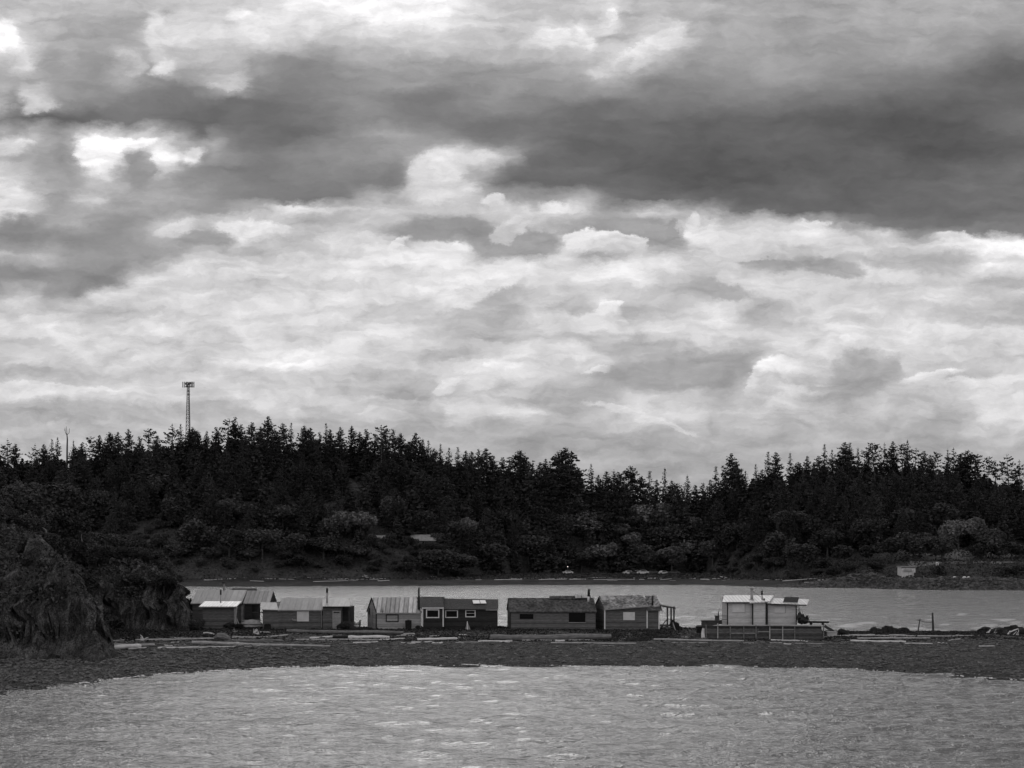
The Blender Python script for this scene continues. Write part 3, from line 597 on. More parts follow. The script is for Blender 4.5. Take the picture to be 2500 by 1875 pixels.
build_water()
grid('beach_spit', np.linspace(-92, 92, 560), np.concatenate([np.arange(96, 168, 0.3), np.arange(168, 190, 1.0)]), ht_spit, M['beach'])
grid('far_hillside', np.linspace(-0.62, 0.62, 420), np.concatenate([np.arange(425, 480, 1.2), np.arange(480, 700, 2.2), np.arange(700, 1500, 40)]), ht_far, M['hill'], umode=True)
def headland():
    xs = np.concatenate([np.arange(-110, -60, .8), np.arange(-60, -32.5, 0.2)]); ys = np.concatenate([np.arange(118, 172, 0.2), np.arange(172, 215, 1.2)])
    Yg, Xg = np.meshgrid(ys, xs, indexing='ij'); Z = ht_head(Xg, Yg)
    # push faces sideways so the cliff is truly rough, not a smooth sheet
    ox = 0.8 * fbm(Yg / 1.5, Z / 1.1, 5); oy = -2.2 * np.abs(fbm(Xg / 1.1, Z / 3.5 + 30, 5)) + 0.6
    cell = lambda a, b: _perm[np.floor(a).astype(int) & 255, np.floor(b).astype(int) & 255] - .5      # blocky jointing
    oy = oy + 1.3 * cell(Xg / 1.1 + .35 * Z, Z / 1.7) + .8 * cell(Xg / .55 + 9, Z / .8 - .4 * Xg); ox = ox + .7 * cell(Yg / 1.0, Z / 1.3 + 7)
    s = ss(1.0, 3.0, Z)
    V = np.stack([Xg + ox * s, Yg + oy * s, Z], -1).reshape(-1, 3); nr, nc = Xg.shape
    i = np.arange((nr - 1) * (nc - 1)); r = i // (nc - 1); c = i % (nc - 1); a = r * nc + c
    F = np.stack([a, a + 1, a + nc + 1, a + nc], -1)
    zf = Z.reshape(-1)[F].max(1); F = F[zf > 0.2]
    o = np_mesh('rocky_headland', V, F, M['rock'], False); tag(o, kind='structure')
headland()

# ---------------------------------------------------------------- stones, turf, shingle
ICO_V = []; t_ = (1 + 5 ** .5) / 2
for a_, b_ in ((-1, t_), (1, t_), (-1, -t_), (1, -t_)): ICO_V.append((a_, b_, 0))
for a_, b_ in ((-1, t_), (1, t_), (-1, -t_), (1, -t_)): ICO_V.append((0, a_, b_))
for a_, b_ in ((t_, -1), (t_, 1), (-t_, -1), (-t_, 1)): ICO_V.append((a_, 0, b_))
ICO_V = np.array(ICO_V) / math.sqrt(1 + t_ * t_)
ICO_F = np.array([(0, 11, 5), (0, 5, 1), (0, 1, 7), (0, 7, 10), (0, 10, 11), (1, 5, 9), (5, 11, 4), (11, 10, 2), (10, 7, 6), (7, 1, 8), (3, 9, 4), (3, 4, 2), (3, 2, 6), (3, 6, 8), (3, 8, 9), (4, 9, 5), (2, 4, 11), (6, 2, 10), (8, 6, 7), (9, 8, 1)])
def scatter_rocks(name, C, S, flat, m, label, cat):
    n = len(C); g = np.random.default_rng(5)
    V = ICO_V[None] * (1 + g.uniform(-.22, .22, (n, 12, 1)))
    V = V * np.stack([S * g.uniform(.8, 1.4, n), S * g.uniform(.6, 1.1, n), S * flat * g.uniform(.7, 1.2, n)], -1)[:, None]
    a = g.uniform(0, 6.28, n); ca, sa = np.cos(a)[:, None], np.sin(a)[:, None]
    V = np.stack([V[..., 0] * ca - V[..., 1] * sa, V[..., 0] * sa + V[..., 1] * ca, V[..., 2]], -1) + C[:, None]
    F = (ICO_F[None] + (np.arange(n) * 12)[:, None, None]).reshape(-1, 3)
    o = np_mesh(name, V.reshape(-1, 3), F, m); tag(o, label, cat, kind='stuff'); return o
g = np.random.default_rng(21)
n = 26000
px_ = g.uniform(-60, 2560, n); yy = g.uniform(102, 150, n); xx = (px_ - 1250) / FPX * yy; zz = ht_spit(xx, yy)
yn = near_shore(xx, yy); keep = (yy > yn - 0.3) & (zz < 1.5) & (g.random(n) < np.where(px_ < 900, 1.0, np.where(px_ > 1900, 0.7, 0.35)))
xx, yy, zz, px_ = xx[keep], yy[keep], zz[keep], px_[keep]
S = 0.06 + 0.22 * g.random(len(xx)) ** 3 * np.where(px_ < 800, 1.5, 1.0)
scatter_rocks('beach_stones', np.stack([xx, yy, zz + S * 0.1], -1), S, 0.45, M['stone'], 'dark flat cobbles covering the beach slope above the water', 'stones')
# pale wet pebbles and foam along the near waterline
n = 620; px_ = np.concatenate([g.choice([150, 205, 300, 345, 430, 520, 560, 640, 660, 700, 810], 420) + g.normal(size=420) * 16, g.uniform(120, 2500, 200)]); xx = (px_ - 1250) / FPX * 122; 
C = []
for p in px_:
    yn_ = FPX * CH / (interp(p, NEAR) - HY) + g.normal() * 0.2 - 0.1
    C.append(((p - 1250) / FPX * yn_, yn_, 0.03))
scatter_rocks('foam_line', np.array(C), 0.03 + 0.13 * g.random(n) ** 3, 0.4, M['foam'], 'white foam flecks breaking along the near waterline', 'foam')

def leaf_cloud(C, size, g, up=0.3):
    """random quads (leaf clumps) at centres C"""
    n = len(C); a = g.normal(size=(n, 3)); a[:, 2] *= 0.6; a /= np.linalg.norm(a, axis=1)[:, None]
    b = g.normal(size=(n, 3)); b = b - (b * a).sum(1)[:, None] * a; b /= np.linalg.norm(b, axis=1)[:, None]
    s = (size * g.uniform(.55, 1.25, n))[:, None] if np.ndim(size) else (size * g.uniform(.55, 1.25, n))[:, None]
    V = np.stack([C - a * s - b * s * .5, C + a * s * .9 - b * s * .6, C + a * s + b * s * .55, C - a * s * .8 + b * s * .6], 1).reshape(-1, 3)
    return V, np.arange(4 * n).reshape(n, 4)
# low grass and weeds on the spit, tussocks between the logs
def turf():
    g = np.random.default_rng(31); n = 52000
    px = g.uniform(180, 2560, n); y = g.uniform(146.5, 166, n); x = (px - 1250) / FPX * y
    dens = 0.5 + 0.9 * fbm(x / 4, y / 3, 3); dens = dens + 0.35 * (px < 700) + 0.3 * ((px > 1010) & (px < 1500)) - 0.9 * (y < 145.5) - 0.25 * ((px > 1640) & (px < 2000))
    k = g.random(n) < dens; x, y = x[k], y[k]; z = ht_spit(x, y)
    hgt = 0.02 + 0.10 * np.clip(0.5 + fbm(x / 2, y / 2, 3), 0, 1) + 0.35 * ss(420, 300, px[k]) * g.random(k.sum())
    C = np.stack([x, y, z + hgt * g.random(len(x))], -1)
    V, F = leaf_cloud(C, np.full(len(x), 0.10), g)
    o = np_mesh('beach_grass', V, F, M['turf']); tag(o, 'low dark grass and weeds growing round the logs and cabins', 'grass', kind='stuff')
turf()
def far_turf():
    g = np.random.default_rng(32); n = 26000
    px = g.uniform(380, 2560, n); t = g.uniform(10, 75, n); y0 = FPX * CH / (interp(px, FAR) - HY); y = y0 + t
    x = (px - 1250) / FPX * y; z = ht_far(x, y); t = y - far_shore_y(x, y)
    k = (t > np.where(px > 1950, 9, 30)); x, y, z, px = x[k], y[k], z[k], px[k]
    C = np.stack([x, y, z + g.uniform(0, 0.5, len(x)) * (1 + 1.0 * (px > 1950) * np.clip(fbm(x / 5, y / 5, 3) + .3, 0, 1))], -1)
    V, F = leaf_cloud(C, np.full(len(x), 0.35), g)
    o = np_mesh('shore_brush', V, F, M['shrub']); tag(o, 'low brush and rough grass above the far beach', 'brush', kind='stuff')
far_turf()

# ---------------------------------------------------------------- trees
def conifer_mesh(seed, H=20.0, crown0=0.12, wid=0.19, sparse=1.0, droop=0.25, lean=0.0, flat=False, leaf=0.30):
    g = np.random.default_rng(seed); C = []; SZ = []; z = H * crown0; 
    prof = lambda q: (1 - q) ** 0.82 if not flat else (0.55 + 0.45 * np.sin(q * 5 + seed)) * (1 - q ** 5)
    while z < H * 0.985:
        q = (z / H - crown0) / (1 - crown0); L0 = max(0.35, H * wid * prof(q))
        nb = int(round(g.integers(5, 8) * (1 if not flat else 0.7)))
        for k in range(nb):
            if g.random() > sparse: continue
            a = g.uniform(0, 6.28); L = L0 * g.uniform(0.55, 1.15)
            dr = droop * (1 - q) - 0.35 * q + g.normal() * 0.08
            m_ = max(3, int(L / 0.32 * 1.6))
            t = np.linspace(0.15, 1, m_); sp = 0.30 * (1 - t) * L * 0.5 + 0.12
            r = t * L; px = np.cos(a) * r; py = np.sin(a) * r; pz = z - dr * r + 0.10 * r * r / max(L, .1) * (1 if not flat else .3)
            j = g.normal(size=(m_, 3)) * np.stack([sp, sp, sp * .35], -1)
            C.append(np.stack([px, py, pz], -1) + j); SZ.append(np.full(m_, leaf * (.5 + .5 * min(1, L0 / 2.2))))
        z += H * (0.021 if not flat else 0.04) * g.uniform(.8, 1.2)
    zt = np.linspace(H * .96, H, 5); C.append(np.stack([g.normal(size=5) * .06, g.normal(size=5) * .06, zt], -1)); SZ.append(np.full(5, leaf * .45))
    C = np.concatenate(C); C[:, 0] += lean * (C[:, 2] / H) ** 2 * H
    V, F = leaf_cloud(C, np.concatenate(SZ), g)
    return V, F
def broad_mesh(seed, H=9.0, Rr=4.5, nlobes=9, n=3200, leaf=0.34, trunk=0.3):
    g = np.random.default_rng(seed); C = []
    for i in range(nlobes):
        a = g.uniform(0, 6.28); rr = Rr * 0.62 * math.sqrt(g.random()); cz = H * g.uniform(0.42, 0.80); lr = Rr * g.uniform(0.30, 0.52)
        if i == 0: rr = 0; cz = H * .74; lr = Rr * .5
        m_ = n // nlobes; d = g.normal(size=(m_, 3)); d /= np.linalg.norm(d, axis=1)[:, None]
        rad = lr * (0.55 + 0.5 * g.random(m_) ** 0.5) * (1 + 0.25 * np.sin(d[:, 0] * 5 + i) * np.cos(d[:, 1] * 6))
        C.append(np.array([math.cos(a) * rr, math.sin(a) * rr, cz]) + d * rad[:, None] * np.array([1, 1, .78]))
    C = np.concatenate(C); C[:, 2] = np.maximum(C[:, 2], H * .08)
    return leaf_cloud(C, np.full(len(C), leaf), g)
def trunk_mb(H, r, lean=0.0, limbs=0, seed=1, spread=0.3):
    random.seed(seed); mb = MB()
    pts = [(lean * (q * q) * H, 0, -0.6 + q * (H + .6)) for q in np.linspace(0, 1, 7)]
    mb.tube(pts, [r * (1 - 0.88 * q) for q in np.linspace(0, 1, 7)], 7)
    for i in range(limbs):
        a = random.uniform(0, 6.28); z0 = H * random.uniform(.25, .7); L = H * spread * random.uniform(.7, 1.2)
        p0 = Vector((0, 0, z0)); p1 = p0 + Vector((math.cos(a) * L * .6, math.sin(a) * L * .6, L * .45)); p2 = p0 + Vector((math.cos(a) * L, math.sin(a) * L, L))
        mb.tube([p0, p1, p2], [r * .45, r * .3, r * .12], 5)
    return mb
PROTO = {}
def proto(key, vf, trunk, leafmat):
    V, F = vf; me = bpy.data.meshes.new(key + '_crown')
    o = np_mesh('crown', V, F, leafmat); cm = o.data; bpy.data.objects.remove(o)
    o = trunk.build('trunk', M['bark']); tm = o.data; bpy.data.objects.remove(o)
    PROTO[key] = (cm, tm)
for s in range(5):
    proto('fir%d' % s, conifer_mesh(40 + s, 20, 0.10 + .03 * s, (0.33, 0.38, 0.29, 0.42, 0.35)[s], (1, .95, .85, 1, .75)[s], (.25, .3, .2, .35, .3)[s], (0, .02, -.02, 0, .03)[s]), trunk_mb(19.6, .32), M['conifer'])
for s in range(3):
    proto('pine%d' % s, conifer_mesh(60 + s, 20, 0.3, 0.27, 0.75, -0.05, (.05, -.04, .02)[s], True), trunk_mb(19.4, .34, (.05, -.04, .02)[s]), M['conifer'])
for s in range(2):
    proto('spindly%d' % s, conifer_mesh(70 + s, 20, 0.15, 0.19, 0.8, 0.2, 0.0, False, 0.28), trunk_mb(19.8, .28), M['conifer'])
for s in range(4):
    proto('broad%d' % s, broad_mesh(80 + s, 9, (4.6, 5.2, 4.0, 5.0)[s], (9, 11, 7, 12)[s]), trunk_mb(7, .3, 0, 5, s), M['broad'])
    proto('oak%d' % s, broad_mesh(90 + s, 10, (4.4, 5.4, 4.0, 5.0)[s], (9, 12, 8, 12)[s]), trunk_mb(8, .32, 0, 5, s + 9), M['oak'])
# near shrubs and trees on the headland: finer leaves
for s in range(3):
    proto('near_oak%d' % s, broad_mesh(100 + s, 6, 3.3, 12, 17000, 0.13), trunk_mb(5, .22, 0, 8, s + 19), M['oak'])
    proto('near_bush%d' % s, broad_mesh(110 + s, 2.6, 1.9, 8, 7000, 0.10), trunk_mb(1.8, .08, 0, 6, s + 29), M['shrub'])
def tree(name, key, loc, h, h0, label, cat, group, wide=1.0, rot=None):
    cm, tm = PROTO[key]
    r = bpy.data.objects.new(name, None); link(r); r.location = loc; s = h / h0
    r.scale = (s * wide, s * wide, s); r.rotation_euler = (0, 0, random.uniform(0, 6.28) if rot is None else rot)
    for nm, me in (('crown', cm), ('trunk', tm)):
        c = bpy.data.objects.new(nm, me); link(c, r)
    return tag(r, label, cat, group)
HZ = [(985, 1072, 1325), (905, 950, 1322), (335, 390, 1326)]      # sight lines to the far houses
def blocks(px, Y, top_py):
    return any(a - 14 < px < b + 14 and top_py < c and Y < 640 for a, b, c in HZ)
SKYLINE = """20,1069p 40,1080 84,1081p 105,1082 127,1070s 141,1064s 179,1072s 198,1080 217,1064p 241,1060 268,1052 288,1052 315,1045 340,1062 365,1045p 383,1060
422,1031w 441,1033s 462,1044 470,1040 482,1048 506,1049 527,1039 554,1018p 574,1014 590,1033 618,1027 636,1038 653,1014f 672,1048 693,1031 711,1030s 743,1037 760,1042 780,1052 796,1031s 808,1046 831,1039 858,1037 878,1052
894,1044 915,1056 931,1037p 942,1045 959,1045 978,1055 998,1075 1016,1054f 1031,1069 1046,1073s 1060,1092 1075,1081s 1096,1089s 1118,1089s 1136,1098 1154,1100 1167,1093 1188,1092f 1205,1110 1225,1113 1245,1122 1269,1097f 1282,1108 1300,1128 1320,1126 1332,1117
1345,1130 1362,1100 1380,1090f 1396,1120 1412,1142 1443,1129s 1461,1156 1481,1147 1499,1145s 1508,1148 1539,1135f 1563,1159 1586,1147s 1605,1168 1623,1141s 1640,1170 1654,1176 1678,1157s 1700,1182 1716,1176 1732,1168 1748,1136s 1765,1158 1785,1104f 1798,1125 1820,1148s 1845,1131s
1860,1145 1875,1100s 1897,1101 1929,1104s 1948,1125 1969,1110 1988,1125 2001,1110 2013,1082s 2031,1094s 2046,1100 2060,1077f 2075,1078s 2095,1091s 2120,1081p 2137,1079p 2157,1079p 2181,1075 2201,1081p 2216,1071s 2232,1091p 2254,1098 2270,1108 2288,1101p 2314,1094s 2330,1090p 2345,1105 2363,1097f 2385,1106p 2410,1113p 2432,1120p 2464,1106p 2491,1120p"""
random.seed(5); nfir = 0
BEST = {}
tree_n = 0
for tok in SKYLINE.split():
    k = {'p': 'pine', 's': 'spindly', 'w': 'pine', 'f': 'fir'}.get(tok[-1], None); body = tok if tok[-1].isdigit() else tok[:-1]
    px, py = (float(q) for q in body.split(','))
    Y = 640 + random.uniform(-14, 10); X = (px - 1250) / FPX * Y; z = float(ht_far(X, Y)); tip = CH + (HY - py) * Y / FPX; h = max(tip - z, 9)
    if k is None: key = 'fir%d' % random.choice((0, 1, 2, 3, 4))
    elif k == 'fir': key = 'fir%d' % random.choice((1, 3))
    elif k == 'pine': key = 'pine%d' % random.randrange(3)
    else: key = 'spindly%d' % random.randrange(2)
    wide = random.uniform(.8, 1.15) * (1.25 if k == 'fir' else 1.0)
    if k == 'pine': nm, lb, gr = 'wind_bent_pine', 'ragged flat-branched conifer on the skyline of the far wooded hill', 'ragged conifers on the skyline'
    elif k == 'spindly': nm, lb, gr = 'spindly_fir', 'thin sparse conifer with see-through top on the far hill skyline', 'thin conifers on the skyline'
    else: nm, lb, gr = 'fir_tree', 'dense dark pointed conifer standing on the far hill skyline', 'dense conifers on the skyline'
    if px == 1785: lb, gr = 'tall layered conifer rising alone just right of the low gap in the treeline', None
    if px == 1380: lb, gr = 'broad tall fir with wide crown left of the low gap in the treeline', None
    if px == 653: lb, gr = 'broad pointed fir at the highest point of the left hill', None
    tree(nm, key, (X, Y, z - .3), h, 20, lb, 'conifer', gr, wide); tree_n += 1
# conifers down the slope
def slope_conifers(count):
    g = np.random.default_rng(77); pts = []; tries = 0
    while len(pts) < count and tries < 20000:
        tries += 1
        px = g.uniform(-40, 2540); t = g.random(); yw = FPX * CH / (interp(px, FAR) - HY)
        st = yw + float(interp(px, [(0, 52), (1100, 52), (1300, 88), (1700, 86), (1900, 62), (2500, 80)]))
        y = 634 - (634 - st) * t; x = (px - 1250) / FPX * y
        if min([(x - a) ** 2 + (y - b) ** 2 for a, b in pts] or [99]) < 17: continue
        pts.append((x, y))
    for x, y in pts:
        h = g.uniform(13, 20)
        if blocks(1250 + FPX * x / y, y, HY - (float(ht_far(x, y)) + h - CH) * FPX / y) and y < gf(1030, 1332).y + 6: continue
        tree('fir_tree', 'fir%d' % g.integers(0, 5), (x, y, float(ht_far(x, y)) - .3), h, 20,
             'dark conifer in the dense wood on the slope below the far skyline', 'conifer', 'conifers on the wooded slope', g.uniform(.9, 1.3))
slope_conifers(300 - tree_n)
# the rest of the wood, one mass
YH = float(gf(1030, 1332).y)
def infill():
    g = np.random.default_rng(78); VV = []; FF = []; nb = 0
    lows = [conifer_mesh(200 + i, 17, .1, .27, .95, .3, leaf=0.70) for i in range(3)]
    lows = [(V.reshape(-1, 4, 3)[::2].reshape(-1, 3),) for V, F in lows]
    for i in range(940):
        px = g.uniform(-60, 2560); yw = FPX * CH / (interp(px, FAR) - HY)
        st = yw + float(interp(px, [(0, 44), (1100, 46), (1300, 80), (1700, 80), (1900, 54), (2500, 74)]))
        y = g.uniform(st, 668) if i < 700 else g.uniform(630, 668)
        x = (px - 1250) / FPX * y; z = float(ht_far(x, y)); s = g.uniform(.6, 1.0) * float(np.interp(y, [st, 600, 672], [.75, .95, 1.0]))
        if y < YH + 5 and blocks(px, y, HY - (z + 17 * s - CH) * FPX / y): continue
        V = lows[g.integers(0, 3)][0]; a = g.uniform(0, 6.28); ca, sa = math.cos(a), math.sin(a)
        W = np.stack([(V[:, 0] * ca - V[:, 1] * sa) * s * 1.2 + x, (V[:, 0] * sa + V[:, 1] * ca) * s * 1.2 + y, V[:, 2] * s + z - .5], -1)
        VV.append(W); FF.append(np.arange(len(W)).reshape(-1, 4) + nb); nb += len(W)
    o = np_mesh('far_woodland', np.concatenate(VV), np.concatenate(FF), M['conifer'])
    tag(o, 'dense dark mass of younger conifers filling the far hillside', 'woodland', kind='stuff')
infill()
# broadleaf trees along the foot of the hill, placed where rounded paler crowns show (px, py of crown top, width px, pale?)
BROAD = """330,1170,70,o 380,1160,80,o 250,1200,60,o 430,1215,70,o 300,1225,60,o 560,1215,70,o 620,1225,80,o 690,1235,80,o 745,1240,70,o 820,1250,80,b 880,1250,90,b 930,1275,70,o 480,1270,90,o 560,1290,90,o 640,1295,90,o 720,1300,80,o 790,1310,90,o 430,1330,80,o 520,1345,90,o 610,1350,80,o 700,1350,80,o 860,1330,80,o 1000,1330,80,o 1070,1345,80,o
1110,1270,80,o 1140,1265,60,b 1170,1290,70,o 1040,1245,70,o 960,1215,60,o 1230,1240,70,o 1270,1265,80,o 1190,1330,90,o 1130,1350,90,o 1290,1310,80,o 1330,1290,60,o 1360,1350,80,o
1400,1215,60,o 1440,1250,90,b 1475,1248,80,b 1510,1275,90,b 1545,1300,80,b 1470,1330,90,b 1500,1325,70,b 1420,1345,80,o 1380,1260,60,o 1560,1235,90,b 1600,1232,90,b 1650,1245,90,b 1690,1265,80,b 1620,1290,80,o 1570,1330,80,b 1640,1335,90,b 1690,1318,90,b 1740,1320,90,b 1600,1360,70,o 1700,1372,70,o 1530,1362,70,o 1770,1300,60,o
1800,1280,70,o 1850,1350,80,o 1900,1300,80,o 1940,1250,90,o 1980,1255,80,o 2020,1290,80,o 1960,1330,80,o 2060,1330,80,o 1890,1370,70,o 2000,1370,70,o 2120,1270,80,o 2160,1225,90,o 2210,1240,90,o 2120,1330,70,o 2230,1300,90,o 2180,1310,80,o 2300,1310,80,o 2340,1270,80,b 2380,1265,80,b 2420,1290,80,o 2470,1320,90,o 2440,1350,80,o 2490,1370,70,o 2300,1230,80,o 2400,1330,60,o"""
bn = 0
for tok in BROAD.split():
    px, py, wpx, kd = tok.split(','); px, py, wpx = float(px), float(py), float(wpx)
    # walk back up the slope until a tree of sensible height reaches this row
    bestY = None
    Ys = np.arange(480, 632, 1.5); X = (px - 1250) / FPX * Ys; zg = ht_far(X, Ys); tip = CH + (HY - py) * Ys / FPX; hh = tip - zg
    tt = Ys - far_shore_y(X, Ys); lo_t = float(interp(px, [(0, 44), (1100, 44), (1300, 76), (1700, 76), (1900, 50), (2050, 40), (2500, 60)]))
    cand = [i for i in range(len(Ys)) if tt[i] > lo_t]
    i = min(cand, key=lambda j: abs(hh[j] - 11)); h = float(np.clip(hh[i], 5, 17)); Y = float(Ys[i])
    if Y < YH + 5 and any(a - 10 < px < b + 10 for a, b, c_ in HZ) and py < 1335: continue
    R0 = wpx / FPX * Y / 2; key = ('broad%d' if kd == 'b' else 'oak%d') % random.randrange(4)
    h0 = 8.3 if kd == 'b' else 9.2; r0 = 4.4; s = h / h0
    tree('broadleaf_tree', key, (X[i], Y, zg[i] - .2), h, h0, 'round-crowned paler broadleaf tree at the foot of the far hill' if kd == 'b' else 'dull dark broadleaf tree low on the far hillside', 'broadleaf tree',
         'pale broadleaf trees under the far hill' if kd == 'b' else 'dark broadleaf trees on the lower far hill', min(1.9, max(.8, R0 / (r0 * s)))); bn += 1
# bushes along the far beach top
for i, px in enumerate([q_ + random.uniform(-22, 22) for q_ in range(440, 1240, 58)] + [q_ + random.uniform(-16, 16) for q_ in range(1790, 2100, 48)] + [1740, 1768, 2140, 2290, 2450, 2480]):
    X = None; yw = FPX * CH / (interp(px, FAR) - HY); t = float(interp(px, [(0, 37), (1100, 37), (1300, 70), (1750, 74), (1900, 44), (2080, 20), (2500, 19)])) + random.uniform(0, 5)
    Y = yw + t; X = (px - 1250) / FPX * Y
    tree('bush', 'oak%d' % random.randrange(4), (X, Y, float(ht_far(X, Y)) - .8), random.uniform(2.0, 5.4), 9.2, 'low rounded bush at the top of the far beach', 'bush', 'bushes behind the far beach', random.uniform(1.3, 2.0))
# trees and bushes on the near headland (px, top py, depth, height)
HEAD = [(10, 1190, 152, 6.5), (60, 1176, 156, 6.8), (112, 1182, 158, 6.5), (40, 1232, 152, 4.4), (95, 1230, 154, 4.4), (140, 1232, 158, 5), (-40, 1190, 150, 6.5),
        (170, 1288, 162, 4.6), (205, 1292, 166, 4.8), (245, 1300, 168, 4.8), (285, 1302, 170, 4.8), (325, 1318, 170, 4.4), (360, 1345, 170, 3.8), (390, 1365, 168, 3.4), (150, 1310, 156, 4.0), (225, 1325, 165, 3.6), (275, 1330, 166, 3.4), (310, 1350, 166, 3.2)]
for i, (px, py, Y, h) in enumerate(HEAD):
    X = (px - 1250) / FPX * Y; tip = CH + (HY - py) * Y / FPX; zg = float(ht_head(X, Y)); z = min(zg + .3, tip - h * .92); h = max(tip - z, 2.5)
    tree('headland_oak', 'near_oak%d' % (i % 3), (X, Y, z - .3), h, 5.6, 'dark leafy tree crowding the top of the left rocky headland', 'broadleaf tree', 'leafy trees on the left headland', random.uniform(1.0, 1.35))
for i, (px, Y) in enumerate([(20, 144), (70, 146), (-10, 142), (128, 147), (180, 163), (215, 164), (250, 165), (300, 165), (340, 166), (380, 167), (415, 168), (440, 169), (455, 171), (478, 172), (100, 146), (165, 150), (265, 157), (236, 142), (205, 150), (400, 158.5), (60, 149), (325, 159), (30, 148), (90, 149), (0, 147), (150, 140.5), (182, 139), (228, 137), (246, 136.5)]):
    X = (px - 1250) / FPX * Y; z = float(ht_head(X, Y)); z = max(z, float(ht_spit(X, Y)))
    tree('headland_bush', 'near_bush%d' % (i % 3), (X, Y, z - .35), random.uniform(1.4, 2.4), 2.5, 'small scrubby bush clinging to the left headland rock', 'bush', 'scrubby bushes on the left headland', random.uniform(1.0, 1.4))
# moss, ivy and scrub cover clinging to the rock
def rockscrub():
    g = np.random.default_rng(55); n = 130000; x = g.uniform(-62, -34.5, n); y = g.uniform(128, 178, n); z = ht_head(x, y)
    k = (z > 2.2) & (g.random(n) < np.clip(0.25 + 1.1 * fbm(x / 3, y / 3 + z * .3, 3) + 0.05 * (z - 4), 0, 1)); x, y, z = x[k], y[k], z[k]
    C = np.stack([x, y - .15, z + g.uniform(-.2, .45, len(x))], -1); V, F = leaf_cloud(C, np.full(len(x), 0.13), g)
    o = np_mesh('headland_scrub', V, F, M['shrub']); tag(o, 'patchy scrub and moss covering the left headland rock', 'scrub', kind='stuff')
rockscrub()
# bare forked snag on the left skyline
Y = 636.0; X = (163 - 1250) / FPX * Y; zg = float(ht_far(X, Y)); mb = MB()
tp = lambda px, py: P(px, py, Y)
mb.tube([(X, Y, zg), tp(164, 1090), tp(164.5, 1072), tp(163.5, 1062)], [.5, .35, .3, .22], 6)
mb.tube([tp(163.5, 1062), tp(159.5, 1056), tp(158.5, 1044)], [.18, .14, .08], 5); mb.tube([tp(163.5, 1062), tp(168.5, 1057), tp(169.5, 1046)], [.18, .14, .08], 5); mb.tube([tp(163.5, 1063), tp(163, 1052), tp(162, 1041)], [.18, .13, .07], 5)
mb.tube([tp(159, 1052), tp(156.5, 1048)], [.1, .05], 4)
single('dead_snag', mb, M['bark'], 'bare forked dead trunk sticking up above the left treeline', 'dead tree')
# two curved bare trunks on the headland
for pts, Yd in (([(100, 1285), (112, 1295), (114, 1310), (115, 1328)], 147), ([(199, 1300), (198, 1312), (200, 1322)], 162)):
    mb = MB(); mb.tube([P(a, b, Yd) for a, b in pts], [.05] + [.09] * (len(pts) - 1), 6)
    single('bare_trunk', mb, M['palebark'], 'pale bent bare stem on the upper left headland slope' if Yd == 147 else 'short pale bare stem among bushes above the cliff', 'tree stem')

# ================================================================ cabins on the spit
def base_pt(px, py, Y): 
    p = P(px, py, Y); return (p.x, p.y, p.z)
def front_panel(px0, py0, px1, py1, Y, th=0.05):
    """flat board facing the camera: px box at depth Y"""
    a, b, c, d = P(px0, py1, Y), P(px1, py1, Y), P(px1, py0, Y), P(px0, py0, Y)
    return MB().solid([a, b, c, d], (0, th, 0))
def poly_panel(pts, Y, th=0.05):
    return MB().solid([P(a, b, Y) for a, b in pts], (0, th, 0))
def sheet(c, th=0.08):
    return MB().solid(c, (0, 0, -th))
def window(root, px0, py0, px1, py1, Y, frame=None, pane='glass', fw=2.4, mull=None, rail=None, name='window', sill=False):
    """window part: frame ring, pane sub-part"""
    f = MB(); z = Y - 0.06
    if frame:
        for a in ((px0, py0, px1, py0 + fw), (px0, py1 - fw, px1, py1), (px0, py0 + fw, px0 + fw, py1 - fw), (px1 - fw, py0 + fw, px1, py1 - fw)):
            q = front_panel(*a, z, 0.055); f.add(q.v, q.f)
        if mull: q = front_panel(mull - .6, py0 + fw, mull + .6, py1 - fw, z - .004, 0.05); f.add(q.v, q.f)
        if rail: q = front_panel(px0 + fw, rail - .4, px1 - fw, rail + .4, z - .004, 0.05); f.add(q.v, q.f)
        w_ = f.build(name, M[frame], root)
        front_panel(px0 + fw, py0 + fw, px1 - fw, py1 - fw, Y - 0.03, 0.025).build('pane', M[pane], w_)
    else:
        w_ = front_panel(px0, py0, px1, py1, z, 0.055).build(name, M[pane], root)
        if sill: front_panel(px0 - 1, py1 + .2, px1 + 1, py1 + 2.0, z - .05, 0.12).build('sill', M['trimgrey'], w_)
    return w_
